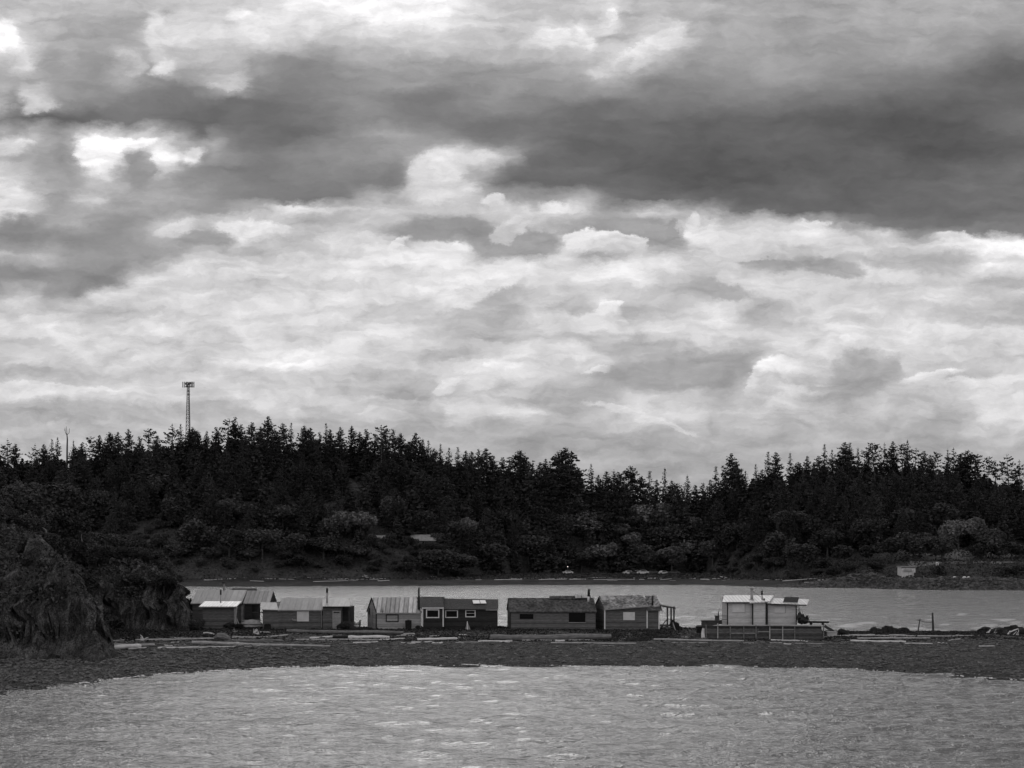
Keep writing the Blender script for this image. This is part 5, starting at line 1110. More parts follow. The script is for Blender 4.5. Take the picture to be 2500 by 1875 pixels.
# ---- 10. pale shingled cabin on the timber bulkhead
def cab10():
    Y = 159.5
    r, f = shed('pale shingled cabin with dark trim, flat pale metal roof and solar panel', 1776, 1838, 1528, 1470.5, 1453, 4.2, 'white_shingle', 'metalrib', Y=Y,
                roofpts=[tuple(P(1763, 1470, Y - .35)), tuple(P(1835, 1469.5, Y - .35)), tuple(P(1840, 1453, Y + 4.2)), tuple(P(1768.6, 1453, Y + 4.2))], thick=.12)
    zb = P(1838, 1528, Y).z - .3
    def blk(a, b, top, yf, name, m):
        x0, x1 = P(a, 1, yf).x, P(b, 1, yf).x; zt = P(a, top, yf).z
        return MB().add([(x0, yf, zb), (x1, yf, zb), (x1, Y + 4.1, zb), (x0, Y + 4.1, zb), (x0, yf, zt), (x1, yf, zt), (x1, Y + 4.1, zt), (x0, Y + 4.1, zt)], [(3, 2, 1, 0), (0, 1, 5, 4), (2, 3, 7, 6), (0, 4, 7, 3), (1, 2, 6, 5), (4, 5, 6, 7)]).build(name, M[m], r)
    blk(1838.5, 1870.5, 1471, Y - .35, 'middle_wall', 'white_shingle')
    MB().solid([P(1830.5, 1471, Y - .7), P(1879, 1467.5, Y - .7), P(1889, 1453.3, Y + 4.2), P(1840.2, 1453, Y + 4.2)], (0, 0, -.11)).build('middle_roof', M['metalrib'], r)
    blk(1875, 1945, 1477, Y + .1, 'wing_wall', 'white_shingle')
    wr = MB().solid([P(1882, 1473.5, Y - .45), P(1970, 1477, Y - .45), P(1975, 1463, Y + 3.6), P(1888, 1460, Y + 3.6)], (0, 0, -.12)).build('wing_roof', M['metalrib'], r)
    MB().bar(P(1872, 1474.5, Y - .47), P(1969, 1477.6, Y - .47), .04, .12).build('fascia', M['darktrim'], r)
    for a, b, t0, yf in ((1775, 1777.6, 1471, Y), (1836.2, 1839.2, 1470, Y - .36), (1869.2, 1873.8, 1468, Y - .36), (1943.2, 1945.8, 1477, Y + .08)):
        front_panel(a, t0, b, 1526, yf - .05, .06).build('corner_trim', M['darktrim'], r)
    front_panel(1763.5, 1470, 1830, 1472, Y - .4, .05).build('fascia', M['darktrim'], r)
    for (a, t0, b, b0, yf) in ((1788, 1473, 1819.5, 1496, Y), (1890.7, 1479, 1918, 1497, Y + .1)):
        w_ = MB()
        for q in ((a, t0, b, t0 + 1), (a, b0 - .9, b, b0), (b - 1, t0, b, b0)):
            k = front_panel(*q, yf - .05, .05); w_.add(k.v, k.f)
        wn_ = w_.build('window', M['trimgrey'], r); front_panel(a, t0 + 1, b - 1, b0 - .9, yf - .03, .028).build('shutter', M['board'], wn_)
    c1 = stovepipe(f, 1835.5, 1437.5, 1463, Y + 1.2, .16, 'pipe', name='chimney', cap=True)
    MB().box(P(1835, 1464, Y + 1.1), (.5, .5, .08)).build('flashing', M['pipe'], r)
    stovepipe(r, 1861, 1442, 1466, Y + .9, .09, 'blackpipe', 'pipe', 1452, name='stovepipe', lean=-1)
    MB().tube([P(1837, 1443, Y + 1.2), P(1861, 1459.5, Y + .9)], .025, 5).build('stay_wire', M['blackpipe'], r)
    MB().box(P(1865.5, 1463, Y + .5), (.14, .3, .2)).build('vent_box', M['blackpipe'], r)
    for p in (1948.5, 1951.5): front_panel(p - .5, 1478, p + .5, 1524, Y - .2 + (p - 1948.5) * .3, .06).build('porch_post', M['darktrim'], r)
    # solar panel
    sp = MB().solid([P(1912, 1470, Y - .1), P(1947.5, 1471.5, Y - .1), P(1951, 1459, Y + .5), P(1916, 1458, Y + .5)], (0, .03, .04)).build('solar_panel', M['solar'], r)
    MB().bar(P(1911.5, 1471.3, Y - .16), P(1948, 1472.8, Y - .16), .06, .07).build('frame', M['pipe'], sp)
    return r
r10 = cab10()
# bulkhead
def bulkhead():
    Y = 154.5; r = thing('timber_bulkhead', base_pt(1868, 1560, Y), 'long low plank retaining wall with upright posts under the pale shingled cabin', 'retaining wall')
    zt, zb = P(1723, 1526.5, Y).z, P(1723, 1562, Y).z - .2
    x0, x1 = P(1722, 1, Y).x, P(2012, 1, Y).x
    zk_ = P(1800, 1528, 160.5).z; MB().add([(x0, Y + .08, zb), (x1, Y + .08, zb), (x1, 162, zb), (x0, 162, zb), (x0, Y + .08, zt - .05), (x1 - .3, Y + .08, zt - .1), (x1 - .3, 162, zk_), (x0, 162, zk_)], [(3, 2, 1, 0), (0, 1, 5, 4), (2, 3, 7, 6), (0, 4, 7, 3), (1, 2, 6, 5), (4, 5, 6, 7)]).build('fill', M['beach'], r)
    MB().solid([(x0, Y, zb), (x1, Y, zb), (x1 - .35, Y, zt - .05), (x0, Y, zt)], (0, .08, 0)).build('planking', M['timber'], r)
    for px in (1724, 1752.5, 1783, 1816, 1846, 1879.5, 1911, 1940.5, 2011):
        front_panel(px - 1.3, 1525.5 + random.uniform(-1, 1.5) - (4 if px == 1752.5 else 0), px + 1.3, 1562, Y - .12, .11).build('post', M['drift' if px in (1752.5, 1879.5, 1911) else 'driftdark'], r)
    MB().solid([P(1740, 1526.8, Y - .2), P(1872, 1527, Y - .2), P(1872, 1525.3, Y + 2), P(1750, 1525.2, Y + 2)], (0, 0, -.07)).build('deck_board', M['trimgrey'], r)
    MB().solid([P(1872, 1526.5, Y - .22), P(2010, 1527.8, Y - .22), P(2000, 1525.5, Y + 2), P(1872, 1525.3, Y + 2)], (0, 0, -.08)).build('deck_board', M['trimgrey'], r)
    for a, b, py in ((1785, 1845, 1545), (1850, 1878, 1541), (1880, 1940, 1536)): front_panel(a, py, b, py + 2.2, Y - .03, .03).build('loose_plank', M['trimgrey'], r)
    front_panel(1853, 1531, 1877, 1549, Y - .02, .02).build('dark_panel', M['wetwood'], r)
bulkhead()
def simple_box(name, px0, py0, px1, py1, Y, depth, m, label, cat, group=None):
    mb = MB(); q = front_panel(px0, py0, px1, py1, Y, depth); mb.add(q.v, q.f)
    q = front_panel(px0 - .6, py0 - .8, px1 + .6, py0 + .4, Y - .04, depth + .08); mb.add(q.v, q.f)
    return single(name, mb, M[m], label, cat, group)
simple_box('planter_box', 1715, 1515.5, 1748, 1528, 158.6, 1.0, 'wetwood', 'long dark planter box on the left end of the bulkhead', 'planter')
simple_box('storage_box', 1747, 1504, 1756, 1527, 159.2, .5, 'wetwood', 'tall narrow dark box left of the pale shingled cabin', 'box')
simple_box('storage_box', 1757, 1515, 1763, 1524, 159.2, .4, 'wetwood', 'small dark box right beside the tall narrow box', 'box')
simple_box('step_box', 1701, 1530.5, 1714, 1548, 156.5, .9, 'blackwood', 'dark step-like crate below the planter box', 'crate')
mb = MB(); mb.tube([P(1754, 1504, 159.3), P(1753.5, 1497, 159.3), P(1755.5, 1490, 159.3), P(1756, 1483, 159.3)], [.08, .06, .03, .015], 5)
single('driftwood_stick', mb, M['wetwood'], 'thin crooked stick rising from the tall narrow box', 'stick')
rr = thing('rope_rail', base_pt(1765, 1513, 159.6), 'pair of thin horizontal rails from the tall box to the pale shingled cabin', 'railing')
MB().bar(P(1756, 1503.5, 159.6), P(1775, 1503.5, 159.6), .04).build('rail', M['wetwood'], rr); MB().bar(P(1763, 1512.5, 159.6), P(1775, 1512.5, 159.6), .05).build('rail', M['wetwood'], rr)
# tarpaulined heap
mb = MB(); rg = np.random.default_rng(9)
for (px, py, w_, h_) in ((1957, 1513, 1.0, .95), (1966, 1516, .8, .75), (1951, 1508, .5, 1.3), (1970, 1508, .35, .6), (1960, 1504, .45, .5)):
    V = ICO_V * (1 + rg.uniform(-.25, .25, (12, 1))) * np.array([w_ * .55, .5, h_ * .55]) + np.array(P(px, py, 158.9)); mb.add(V.tolist(), ICO_F.tolist())
single('covered_heap', mb, M['tarp'], 'black tarpaulin-covered heap at the right end of the pale shingled cabin', 'heap')
rb = thing('plank_bench', base_pt(1998, 1524, 158.7), 'long black plank bench jutting out right of the covered heap', 'bench')
MB().bar(P(1972, 1518.5, 158.7), P(2023, 1519, 158.7), .35, .2).build('seat', M['blackwood'], rb); MB().box(P(2009, 1523, 158.7), (.22, .3, .25)).build('leg', M['blackwood'], rb); MB().box(P(1980, 1523, 158.7), (.22, .3, .25)).build('leg', M['blackwood'], rb)
mb = MB(); mb.bar(P(2013, 1528, 158.4), P(2035, 1542, 158.4), .3, .28); single('sloping_beam', mb, M['wetwood'], 'dark beam sloping down from the right end of the bulkhead', 'beam')
simple_box('timber_block', 2020, 1543, 2044, 1554, 154.6, .8, 'drift', 'squared grey timber block at the right end of the bulkhead', 'timber block')
mb = MB(); mb.tube([P(1715, 1560, 154.2), P(1714.5, 1545, 154.3), P(1717, 1534, 154.3)], [.16, .12, .12], 7); mb.tube([P(1719, 1560, 154.2), P(1718, 1546, 154.3), P(1717.5, 1536, 154.3)], [.1, .08, .1], 7)
single('forked_stump', mb, M['driftpale'], 'pale forked driftwood stump standing at the left end of the bulkhead', 'stump')
# posts with a wire at the right
rp = thing('wooden_post', base_pt(2278, 1549, 161), 'tall upright dark post standing alone on the right of the spit', 'post')
MB().tube([P(2278.5, 1549, 161), P(2276.5, 1496, 161)], [.13, .11], 7).build('shaft', M['wetwood'], rp)
MB().tube([P(2238, 1513.5, 161), P(2246, 1515, 161), P(2257, 1518.5, 161), P(2276, 1519, 161)], .035, 5).build('wire', M['wetwood'], rp)
mb = MB(); mb.tube([P(2240, 1549, 161), P(2246.3, 1510.5, 161)], [.08, .06], 6); single('wooden_post', mb, M['wetwood'], 'thin leaning post tied by a wire to the taller post', 'post')

# ---------------------------------------------------------------- boulders on the right of the spit
def boulder(px, py, wpx, hpx, Y, label, grp, seed):
    g_ = np.random.default_rng(seed); c = P(px, py, Y); w_, h_ = wpx / FPX * Y / 2, hpx / FPX * Y
    bm = bmesh.new(); bmesh.ops.create_icosphere(bm, subdivisions=3, radius=1)
    mb = MB(); off = g_.uniform(0, 50)
    for v_ in bm.verts:
        q = v_.co; d = 1 + .30 * float(fbm(q.x * 1.5 + off, q.y * 1.5 + q.z * 1.3 + off, 4)) * 1.6
        v_.co = Vector((c.x + q.x * w_ * d, c.y + q.y * w_ * .8 * d, c.z + q.z * h_ * d * (1 if q.z > 0 else .5)))
    bm.verts.index_update()
    mb.v = [tuple(v_.co) for v_ in bm.verts]; mb.f = [tuple(v_.index for v_ in f_.verts) for f_ in bm.faces]; bm.free()
    return single('boulder', mb, M['boulder'], label, 'boulder', grp)
BO = [(2138, 1546, 34, 14, 'rounded dark boulder at the left end of the rock outcrop'), (2165, 1546, 36, 17, 'tall lumpy dark boulder second from the left in the outcrop'), (2188, 1548, 30, 13, 'squat dark boulder in the middle of the outcrop'), (2205, 1548, 36, 16, 'domed dark boulder right of the outcrop middle'), (2228, 1550, 26, 8, 'low dark boulder at the right end of the outcrop'), (2112, 1549, 26, 5, 'small dark rock just left of the outcrop'), (2250, 1550, 16, 6, 'small dark rock at the foot of the leaning post'),
      (2345, 1548, 30, 7, 'flattish dark rock right of the tall post'), (2318, 1550, 26, 6, 'low dark rock nearest right of the tall post'), (2372, 1546, 28, 6, 'long low dark rock before the right outcrop'), (2405, 1543, 46, 12, 'humped dark boulder left of the far right outcrop'), (2440, 1545, 60, 14, 'wide dark boulder behind the leaning drift branches'), (2480, 1545, 60, 17, 'large dark boulder at the right edge of the spit'), (2510, 1550, 60, 18, 'dark boulder cut by the right edge'), (2290, 1551, 22, 4, 'very low rock just right of the tall post foot')]
for i, (px, py, wp, hp, lb) in enumerate(BO): boulder(px, py, wp, hp, 161.5 if px < 2300 else 159.5, lb, 'boulders on the right of the spit', 300 + i)

# ---------------------------------------------------------------- driftwood logs
def log(px0, py0, px1, py1, d, label, m='drift', bend=0.0, taper=.7, grp='driftwood logs on the spit', lift=0.0, hf=None, name='driftwood_log', box=False, cat='log', rad0=None):
    f = gp if hf is None else hf
    a, b = f(px0, py0 + d * .45), f(px1, py1 + d * .45)
    # keep the log's run modest in depth
    ym = (a.y + b.y) / 2; lim = max(abs(b.x - a.x) * .35, .5)
    if abs(b.y - a.y) > lim: a.y = ym - math.copysign(lim / 2, b.y - a.y); b.y = ym + math.copysign(lim / 2, b.y - a.y)
    r = d / FPX * ym / 2
    a = P(px0, py0, a.y) ; b = P(px1, py1, b.y)
    a.z = max(a.z, float((ht_spit if hf is None else ht_far)(a.x, a.y)) + r * .4); b.z = max(b.z, float((ht_spit if hf is None else ht_far)(b.x, b.y)) + r * .35)
    n = 14; L = (b - a).length; s1, s2 = random.uniform(0, 9), random.uniform(0, 9); pts = []; rad = []
    for i in range(n):
        t = i / (n - 1); p = a.lerp(b, t)
        p.z += math.sin(t * math.pi) * bend + .15 * r * math.sin(t * 7 + s1); p.y += .35 * r * math.sin(t * 5 + s2)
        pts.append(p); rad.append(r * (1 + (taper - 1) * t) * (1 + .08 * math.sin(t * 19 + s2) + random.uniform(-.05, .05)))
    if not box: rad[-1] *= .72; rad[0] *= .85
    mb = MB(); mb.tube(pts, rad, 10 if hf is None else 6, .05)
    o = single(name, mb, M[m], label, cat, grp); return o, a, b, r
LOGS = [
 (223, 1586, 345, 1577, 10, 'thick pale tapering log nearest the left headland', 'driftpale', 0, 1.15), (256, 1575, 378, 1574.5, 8, 'grey log lying just behind the thick pale log at the left', 'drift', 0, .8),
 (232, 1571, 303, 1563, 5, 'thin grey log rising to the right, farthest left of the pile', 'drift', 0, .7), (313, 1587, 358, 1580.5, 3.2, 'thin pale crooked branch at the right end of the thick pale log', 'driftpale', 0, .6),
 (350, 1562.5, 525, 1559, 6.5, 'long grey log with a flared root end at its left', 'drift', 0, .7), (385, 1582, 486, 1580, 5, 'slim pale log between the root-ended log and the water', 'driftpale', 0, .8),
 (480, 1581, 580, 1577.5, 3.4, 'very slim pale pole continuing right from the slim log', 'driftpale', 0, .6), (402, 1577, 421, 1577, 3.4, 'short pale log end lying on the slim log', 'driftpale', 0, 1),
 (469, 1569, 806, 1578, 9.5, 'longest thick log on the left beach, blunt at its left end', 'drift', 0.0, .45), (566, 1556.5, 704, 1550, 5.5, 'curved split log rising to a splintered right end', 'drift', -.12, .9),
 (567, 1564.5, 692, 1564, 7, 'dull brown log just behind the longest thick log', 'weath', 0, .9), (720, 1561.5, 930, 1562, 5, 'long straight pole right of the dull brown log', 'drift', 0, .8), (925, 1563, 988, 1558.5, 4.2, 'forked pale pole end below the thick smooth log', 'driftpale', 0, .6),
 (756, 1557.5, 815, 1554.5, 5, 'short pale log left of the dark banded section', 'driftpale', 0, 1), (850, 1555.5, 951, 1555.5, 9, 'thick smooth pale log ending bluntly before the plank cabin', 'driftpale', 0, .9), (812, 1556, 853, 1556.5, 7, 'short charred black log between two pale ones', 'charred', 0, 1),
 (862, 1569.5, 923, 1567, 4, 'slim pale log nearest the water left of centre', 'driftpale', 0, .7), (700, 1541, 985, 1544.5, 9, 'long low weathered beam-like log right before the cabins', 'weath', 0, .9), (985, 1548, 1013, 1547.5, 5, 'short pale log stub left of the black cabin', 'drift', 0, .9),
 (978, 1552, 992, 1550.5, 5, 'small round pale chunk beside the short log stub', 'drift', 0, .9),
 (1019, 1562, 1116, 1559.5, 6.5, 'pale knobbly log in front of the black cabin', 'driftpale', .05, 1), (1004, 1569, 1055, 1566.5, 4.2, 'small pale pointed log below the knobbly log', 'driftpale', 0, .7), (1120, 1567, 1168, 1568, 2.4, 'thin pale slat lying below the black cabin', 'drift', 0, .8), (1072, 1570, 1080, 1569, 5, 'tiny pale stump lowest before the black cabin', 'driftpale', 0, .8),
 (1167, 1565.5, 1251, 1565, 4.2, 'pale broken log below the gap between the centre cabins', 'driftpale', 0, .9), (1197, 1556.5, 1492, 1554.5, 15, 'huge weathered grey trunk before the shingled cabin', 'weath', 0, .95), (1345, 1569.5, 1553, 1571, 4.4, 'long straight pale pole below the huge trunk', 'drift', 0, .9),
 (1275, 1563.5, 1446, 1562.5, 3.2, 'thin plank-like log resting against the huge trunk', 'drift', 0, .9), (1356, 1564.5, 1378, 1564.5, 5.5, 'small bright white log stub leaning on the huge trunk', 'driftpale', 0, .8),
 (1596, 1561, 1816, 1565, 5.4, 'long pale log from the porch rocks to the bulkhead', 'drift', 0, .8), (1640, 1568.5, 1728, 1569, 2.2, 'thin dark-shadowed pole below the long log at the porch rocks', 'drift', 0, .9), (1814, 1570, 1841, 1570, 2.4, 'short thin slat below the bulkhead left', 'drift', 0, 1),
 (1882, 1562.5, 1965, 1564.5, 3.6, 'slim bright pole right under the bulkhead', 'driftpale', 0, .8), (1879, 1569.5, 1909, 1569.5, 2.4, 'short pale slat below the slim bright pole', 'drift', 0, 1), (2005, 1557, 2136, 1550.5, 8, 'broad squared grey log right of the bulkhead', 'drift', 0, .95),
 (2093, 1558.5, 2271, 1557.5, 5, 'long grey log behind the brightest white pole', 'drift', 0, .9), (2077, 1564.5, 2212, 1567, 5.5, 'brightest white straight pole on the right beach', 'driftpale', 0, .95), (2205, 1570.5, 2277, 1571, 3, 'pale broken branch right of the brightest pole', 'driftpale', 0, .7),
 (2134, 1552, 2172, 1552, 4.4, 'short pale log before the rock outcrop', 'drift', 0, 1), (2171, 1550.5, 2236, 1554.5, 5.6, 'thick pale log slanting before the domed boulder', 'drift', 0, .9), (2240, 1553, 2378, 1557.5, 4.4, 'long log slanting down right from the tall post foot', 'drift', 0, .7),
 (2390, 1577.5, 2428, 1577, 2.6, 'small pale pole lowest at the far right beach', 'driftpale', 0, .8), (2316, 1565.5, 2345, 1559, 3.6, 'short log slanting up at the right of the beach', 'drift', 0, .8), (2440, 1529, 2492, 1529.5, 2.6, 'bright thin plank lying on top of the far right rocks', 'driftpale', 0, 1),
 (130, 1586, 168, 1584, 4.5, 'small pale branch lowest at the foot of the left rock', 'driftpale', 0, .8), (179, 1580.5, 199, 1583, 4, 'short pale branch second at the foot of the left rock', 'driftpale', 0, .7), (497, 1546, 524, 1549.5, 4, 'pale twisted driftwood piece at the left cabins', 'driftpale', .1, .6), (634, 1543, 660, 1544, 4, 'short grey log before the long cabin', 'drift', 0, .8),
 (1470, 1576, 1500, 1576.5, 1.6, 'tiny pale stick on the beach slope at centre', 'drift', 0, .8), (1940, 1571, 2012, 1571.5, 2.0, 'thin pale stick on the beach right of the bulkhead', 'drift', 0, .8)]
MM = {'drift': 'drift', 'driftpale': 'driftpale', 'weath': 'driftdark', 'charred': 'blackwood'}
for q in LOGS:
    px0, py0, px1, py1, d, lb, m, bend, tp_ = q
    if px0 == 2440:
        mb = MB(); mb.bar(P(px0, py0, 160), P(px1, py1, 160), .3, .09); single('driftwood_plank', mb, M['driftpale'], lb, 'plank', 'driftwood logs on the spit'); continue
    o, a, b, r = log(px0, py0, px1, py1, d, lb, MM[m], bend, tp_)
# root flare as a thing of its own kind: root wad
def rootwad(px, py, Y, spikes, s, label, m='driftpale', seed=1):
    random.seed(seed); mb = MB(); c = P(px, py, Y)
    for i in range(spikes):
        a = random.uniform(-.4, math.pi + .4); L = s * random.uniform(.6, 1.3)
        e = c + Vector((math.cos(a) * L, random.uniform(-.3, .3), math.sin(a) * L)); mid = c.lerp(e, .5) + Vector((random.uniform(-.1, .1), 0, random.uniform(-.05, .12)))
        mb.tube([c, mid, e], [.13 * s, .08 * s, .025 * s], 5)
    single('root_wad', mb, M[m], label, 'tree roots')
rootwad(350, 1563, 146.5, 9, .65, 'spiky upturned roots at the left end of the root-ended log', seed=3)
rootwad(620, 1546, 152, 7, .55, 'pale forked root branch sticking up before the upturned skiff', seed=4)
rootwad(632, 1548, 152.5, 5, .5, 'low tangle of thin roots right of the forked root branch', seed=6)
rootwad(573, 1543, 154, 5, .35, 'small twisted root by the left lean-to', 'drift', seed=8)
# rounded driftwood stump
mb = MB(); c = P(545, 1564, 147.6); mb.tube([c + Vector((-.85, 0, .18)), c + Vector((-.5, -.1, .42)), c + Vector((0, 0, .42)), c + Vector((.5, 0, .2)), c + Vector((.9, 0, -.12))], [.22, .36, .42, .32, .1], 10, .12)
single('driftwood_stump', mb, M['driftdark'], 'humped dark driftwood stump lying on the logs at the left', 'stump')
# leaning drift branches far right
for i, (a, b, w_) in enumerate((((2409, 1561), (2434, 1543), 1.8), ((2420, 1560), (2432, 1550), 1.4), ((2409, 1561), (2424, 1563), 1.6), ((2452, 1560), (2466, 1540), 3), ((2466, 1543), (2486, 1535), 3), ((2463, 1561), (2482, 1541), 1.6), ((2473, 1566), (2484, 1544), 1.8), ((2484, 1550), (2487, 1537), 1.4))):
    mb = MB(); Y = 155 - i * .15; mb.tube([P(a[0], a[1], Y), P((a[0] + b[0]) / 2 + .7, (a[1] + b[1]) / 2 - .6, Y), P(b[0], b[1], Y + .3)], [w_ / 45 * .9, w_ / 45, w_ / 45 * .6], 6)
    single('drift_branch', mb, M['drift' if i < 3 else 'driftpale'], 'thin pale branch leaning against the rocks at the far right of the spit', 'branch', 'branches leaning on the right rocks')

# ================================================================ far shore
FL_ = """498,1416,520,1415.6,1.6 521,1415,582,1412,1.5 596,1412.5,719,1414.5,1.2 610,1418,645,1419,1.4 764,1421,849,1417.5,1.3 802,1414,926,1414.3,1.1 882,1409,920,1413,1.4 889,1405,905,1410,1.2 922,1419,951,1417,1.8 1207,1415.3,1275,1415,1.7 1240,1412.5,1275,1412.5,1.5 1275,1411,1376,1412.3,1.1 1315,1415,1388,1413.8,1.6 1390,1414.3,1435,1413.8,1.8 1435,1409.5,1494,1411,1.2 1449,1415,1550,1414.3,1.4 1540,1411,1620,1412.5,1.1 1612,1415.5,1640,1412.8,1.3 1684,1412.5,1704,1412.5,1.3 1710,1414,1732,1414.4,2.2 1738,1413,1770,1413.8,1.3 1758,1407.5,1779,1413.5,1.8 1866,1415.3,1933,1416,1.5 1910,1418.3,1996,1416.5,1.8 1964,1422,1989,1422.3,2.2 1996,1416.5,2029,1413,1.5 2350,1400,2352,1400,0.1"""
for i, tok in enumerate(FL_.split()[:-1]):
    a, b, c_, d_, w_ = (float(q) for q in tok.split(','))
    log(a, b, c_, d_, w_, 'thin pale drift log stranded along the far beach across the water', 'driftpale', 0, .8, 'drift logs along the far beach', hf=gf)
random.seed(44)
for i in range(34):
    px = random.uniform(500, 1860); py = 1411 + random.uniform(-1.5, 6) + (px < 1000) * 1.5; L = random.uniform(8, 34)
    log(px, py, px + L, py + random.uniform(-.8, .8), random.uniform(.7, 1.3), 'thin pale drift log stranded along the far beach across the water', random.choice(('drift', 'driftpale')), 0, .8, 'drift logs along the far beach', hf=gf)

# cars
def car_proto(paint):
    r = thing('parked_car', (0, 0, 0), 'x', 'car'); ORG[r.name] = Vector((0, 0, 0))
    prof = [(-2.2, .35), (-2.25, .8), (-2.1, .95), (-1.25, 1.02), (-.65, 1.48), (.9, 1.5), (1.65, 1.05), (2.2, .95), (2.25, .4), (1.9, .3), (-1.9, .3)]
    mb = MB(); mb.solid([(x, -.88, z) for x, z in prof], (0, 1.76, 0)); mb.build('body', M[paint], r)
    for y in (-.9, .87): MB().solid([(-1.05, y, 1.05), (1.4, y, 1.05), (.82, y, 1.42), (-.6, y, 1.42)], (0, .03, 0)).build('window', M['glass'], r)
    for x in (-1.4, 1.4):
        for y in (-.92, .72): MB().tube([(x, y, .34), (x, y + .2, .34)], .34, 14).build('wheel', M['tyre'], r)
    return r
def copy_tree(o, parent=None):
    c_ = o.copy(); COL.objects.link(c_); c_.parent = parent
    for ch in o.children: copy_tree(ch, c_)
    return c_
cl, cd_ = car_proto('carpaint'), car_proto('cardark'); used = set()
for px, py, rz, k, lb in ((1534, 1401.5, .3, 0, 'pale parked car leftmost of the row on the far beach top'), (1549, 1402, .1, 1, 'dark parked car second in the far row'), (1569, 1402.5, .05, 0, 'pale parked estate car in the middle of the far row, nearest the water'), (1592, 1402, -.1, 1, 'dark parked car right of the pale estate car'), (1618, 1402, .5, 0, 'pale parked car second from the right of the far row'), (1645, 1402.5, -.1, 1, 'large dark parked car at the right end of the far row'), (1556, 1398, .2, 0, 'pale parked car half hidden behind the far row'), (1386, 1398, .1, 0, 'lone pale parked car left of the far row'), (1453, 1396, -.6, 1, 'lone dark parked car between the row and the leftmost car')):
    Y = 606.0 if py > 1400 else 622.0; X = (px - 1250) / FPX * Y
    Y = FPX * CH / (float(interp(px, FAR)) - HY) + 62 + (0 if py > 1401 else 7); X = (px - 1250) / FPX * Y
    o = (cl, cd_)[k]
    if k in used: o = copy_tree(o)
    used.add(k); o.location = (X, Y, float(ht_far(X, Y)) + .02); o.rotation_euler = (0, 0, rz); s_ = 1.15 if 'large' in lb or 'estate' in lb else 1.0; o.scale = (s_, s_, s_ * 1.05); o['label'] = lb; o['group'] = 'cars parked above the far beach'
# boathouse
def boathouse():
    Y = 473.0; r = thing('boathouse', base_pt(2218, 1414, Y), 'small square pale boathouse with flat roof on the far right shore', 'boathouse')
    x0, x1 = P(2201, 1, Y).x, P(2235, 1, Y).x; zt = P(1, 1384, Y).z; zb = P(1, 1415, Y).z
    MB().box(((x0 + x1) / 2, Y + 2.5, (zt + zb) / 2 - .3), (x1 - x0, 5, zt - zb + .6)).build('wall', M['board'], r)
    MB().box(((x0 + x1) / 2, Y + 2.4, zt + .15), (x1 - x0 + .5, 5.6, .3)).build('roof', M['trimgrey'], r)
    front_panel(2201, 1385.5, 2235, 1386.8, Y - .1, .1).build('fascia', M['darktrim'], r)
    MB().solid([P(2204, 1393, Y - .7), P(2230, 1393, Y - .7), P(2226, 1389, Y), P(2208, 1389, Y)], (0, 0, -.1)).build('awning', M['corr'], r)
    d = front_panel(2209, 1397, 2226, 1414, Y - .06, .06).build('door', M['trim'], r)
    front_panel(2217.2, 1397, 2217.8, 1414, Y - .08, .02).build('door_gap', M['trimgrey'], d)
boathouse()
simple_box('timber_steps', 2225, 1407, 2252, 1416, 471.2, 1.2, 'wetwood', 'dark stepped timber steps at the right corner of the boathouse', 'steps'); simple_box('timber_box', 2234, 1399, 2247, 1407, 471.8, 1.0, 'wetwood', 'upper dark timber box behind the boathouse steps', 'box')
def seawall(px0, px1, py, Y, lb, m='concrete'):
    mb = MB(); a, b = P(px0, py, Y), P(px1, py, Y); n_ = 14
    zb_ = min(float(ht_far(a.x, Y)), float(ht_far(b.x, Y))) - 1.2
    mb.solid([(a.x, Y, zb_), (b.x, Y, zb_), (b.x, Y, b.z - .1), (a.x, Y, a.z - .1)], (0, .5, 0))
    r = thing('sea_wall', ((a.x + b.x) / 2, Y, zb_), lb, 'sea wall'); mb.build('wall', M['wetwood' if m == 'dark' else m], r)
    MB().box(((a.x + b.x) / 2, Y + .2, a.z - .02), (b.x - a.x, .8, .16)).build('coping', M['trimgrey'], r)
seawall(2300, 2456, 1413.5, 451.5, 'long low dark sea wall with a pale straight top on the far right shore', 'dark'); seawall(2164, 2276, 1417, 468, 'short sea wall before the boathouse', 'dark')
# beached skiffs on the wall
for i, (a, b) in enumerate(((2325, 2337), (2349, 2360), (2361, 2368))):
    hull('beached_dinghy', a, b, 1406.5, 1411.5, 453.5, .8, M['trim'], ('pale upturned dinghy left of the others above the far sea wall', 'pale upturned dinghy in the middle above the far sea wall', 'smallest pale upturned dinghy at the right above the far sea wall')[i], keel=False)['group'] = 'dinghies above the far sea wall'
mb = MB(); p = P(2255, 1415, 470); mb.tube([p, p + Vector((0, 0, .9))], .12, 6); mb.tube([p + Vector((0, 0, .9)), p + Vector((.1, 0, 1.2))], .18, 6)
single('mooring_post', mb, M['trim'], 'short white post at the right end of the boathouse wall', 'post')
mb = MB(); p = P(2410, 1422, 450.5); mb.bar(p, p + Vector((0, 0, 1.0)), .45, .2); single('outfall_marker', mb, M['trimgrey'], 'small pale marker board under the far sea wall at right', 'marker')
